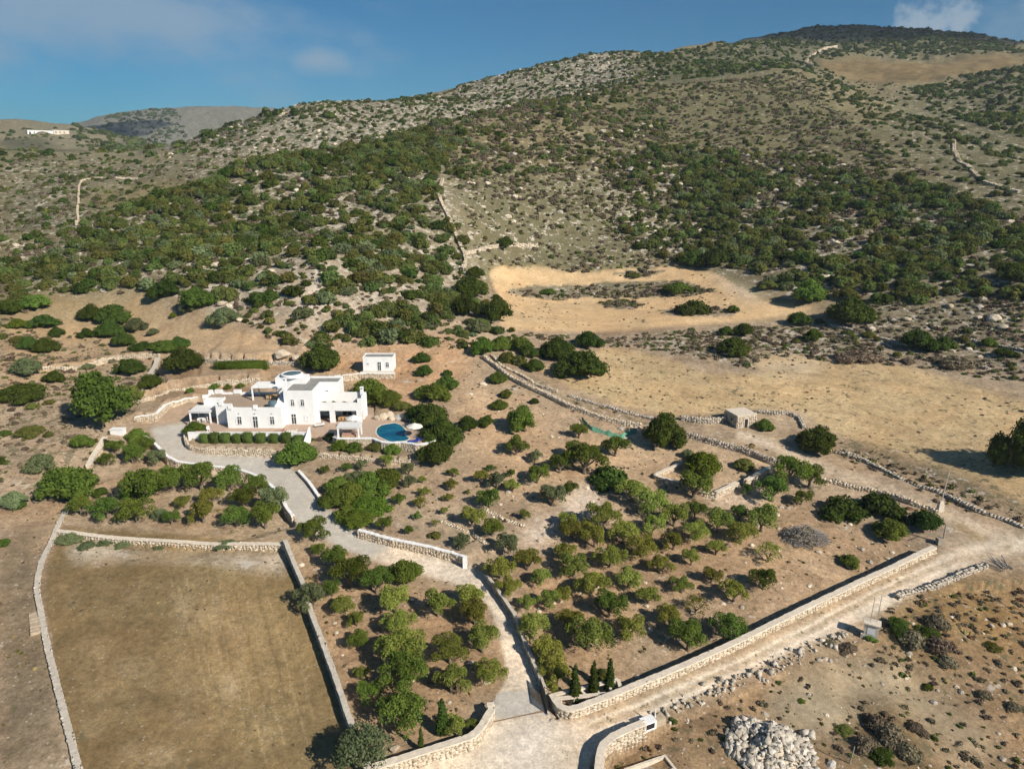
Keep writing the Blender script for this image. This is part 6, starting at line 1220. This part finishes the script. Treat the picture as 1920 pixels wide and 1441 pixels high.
# stile beside the left field wall
sp0 = at(66, 1168); st_ = new('stone_stile', None, None, 'row of flat pale slabs forming a stile beside the left field wall', 'stile', loc=tuple(sp0), rotz=(lambda a_, b_: math.atan2(b_[1] - a_[1], b_[0] - a_[0]))(*hit([(69, 1195), (64, 1145)])))
for i in range(8): MB().prism([(-2.4 + i * .62, -.55), (-1.92 + i * .62, -.6), (-1.9 + i * .62, .5), (-2.35 + i * .62, .55)], -.2, .22 + .05 * (i % 3)).build('slab', M_STONE, st_)
# white pier at the end of the upper drive wall
pr = at(872, 1062); MB().box(-.3, .3, -.3, .3, -.4, 1.6).build('white_pier', M_WHITE, None, label='white square pier ending the upper drive wall', cat='pier', loc=tuple(pr))
# small white box among bushes beside the drive top
sbx = at(222, 812); e = new('white_shed', None, None, 'low white masonry box among bushes at the drive bend', 'masonry box', loc=tuple(sbx)); MB().box(-1.2, 1.2, -.6, .6, -.5, .9).build('body', M_WHITE, e); MB().box(-1.3, 1.3, -.7, .7, .9, 1.02).build('lid', M_WHITE, e)
# distant white buildings on the ridge
for i, (x0, x1, y, mt, t) in enumerate(((52, 100, 250, M_WHITE, 'long white building on the far left ridge'), (101, 130, 250, M_CREAM, 'cream building beside the long white one on the far ridge'))):
    a_, b_ = at(x0, y + 1), at(x1, y + 1); w = np.hypot(*(b_ - a_)[:2]); H = 6.5 * depth(a_) / F
    e = new('hilltop_building', None, None, t, 'building', loc=tuple(a_), rotz=math.atan2(b_[1] - a_[1], b_[0] - a_[0])); MB().box(0, w, 0, 12, -3, H).build('wall', mt, e); MB().box(-.3, w + .3, -.3, 12.3, H, H + .5).build('roof', M_WHITE, e)
    for k in range(int(w / 5)): MB().box(2 + k * 5, 3.6 + k * 5, -.08, .02, H * .35, H * .7).build('window', M_DARKIN, e)

# clouds that shade the summit and the far ridge, high over the land
M_CLOUD = bpy.data.materials.new('cloud_white'); M_CLOUD.use_nodes = True; nt = M_CLOUD.node_tree; nt.nodes.clear(); co = nt.nodes.new('ShaderNodeOutputMaterial')
cd_, ct_, cm_ = nt.nodes.new('ShaderNodeBsdfDiffuse'), nt.nodes.new('ShaderNodeBsdfTransparent'), nt.nodes.new('ShaderNodeMixShader'); cd_.inputs[0].default_value = (.9, .9, .9, 1)
gg = nt.nodes.new('ShaderNodeNewGeometry'); nt.links.new(rng_(nt, noise(nt, gg.outputs['Position'], .006, 5, .6), .36, .60, .2, .58), cm_.inputs[0])
nt.links.new(ct_.outputs[0], cm_.inputs[1]); nt.links.new(cd_.outputs[0], cm_.inputs[2]); nt.links.new(cm_.outputs[0], co.inputs[0])
def cloud(label, spot, up, rx, ry, rz, seed):
    import bmesh
    k = up / sd[2]; c = Vector(spot) + Vector(sd) * k; bm = bmesh.new(); r = random.Random(seed)
    for _ in range(16):
        a_ = r.random() * 6.28; e_ = r.random() ** .5 * .75; g_ = bmesh.ops.create_icosphere(bm, subdivisions=3, radius=1.0); s_ = r.uniform(.22, .45)
        for v in g_['verts']: v.co = Vector((cos(a_) * e_ * rx, sin(a_) * e_ * ry, abs(v.co.z) * rz * s_ * 2)) + Vector((v.co.x * s_ * rx, v.co.y * s_ * ry, 0)) * (1 + .12 * r.uniform(-1, 1))
    m = bpy.data.meshes.new('cloud'); bm.to_mesh(m); bm.free(); new('cloud', m, None, label, 'cloud', loc=c, mat=M_CLOUD)
cloud('cloud passing high over the summit on the right', (560, 1000, 190), 700, 420, 170, 60, 5)
cloud('cloud passing high over the far left ridge', (-1150, 1600, 120), 1000, 480, 560, 90, 6)
# thin air between here and the far hills
hz = MB().box(-3600, 3600, -400, 3700, -40, 320).build('haze', None, None, kind='stuff'); hz['label'] = 'pale haze over the far hills'; hz['category'] = 'haze'
hm_ = bpy.data.materials.new('haze_air'); hm_.use_nodes = True; hm_.node_tree.nodes.clear()
ho = hm_.node_tree.nodes.new('ShaderNodeOutputMaterial'); pv = hm_.node_tree.nodes.new('ShaderNodeVolumePrincipled'); pv.inputs['Density'].default_value = .00013; pv.inputs['Color'].default_value = (.78, .88, 1, 1); pv.inputs['Anisotropy'].default_value = .2
hm_.node_tree.links.new(pv.outputs[0], ho.inputs['Volume']); hz.data.materials.append(hm_)
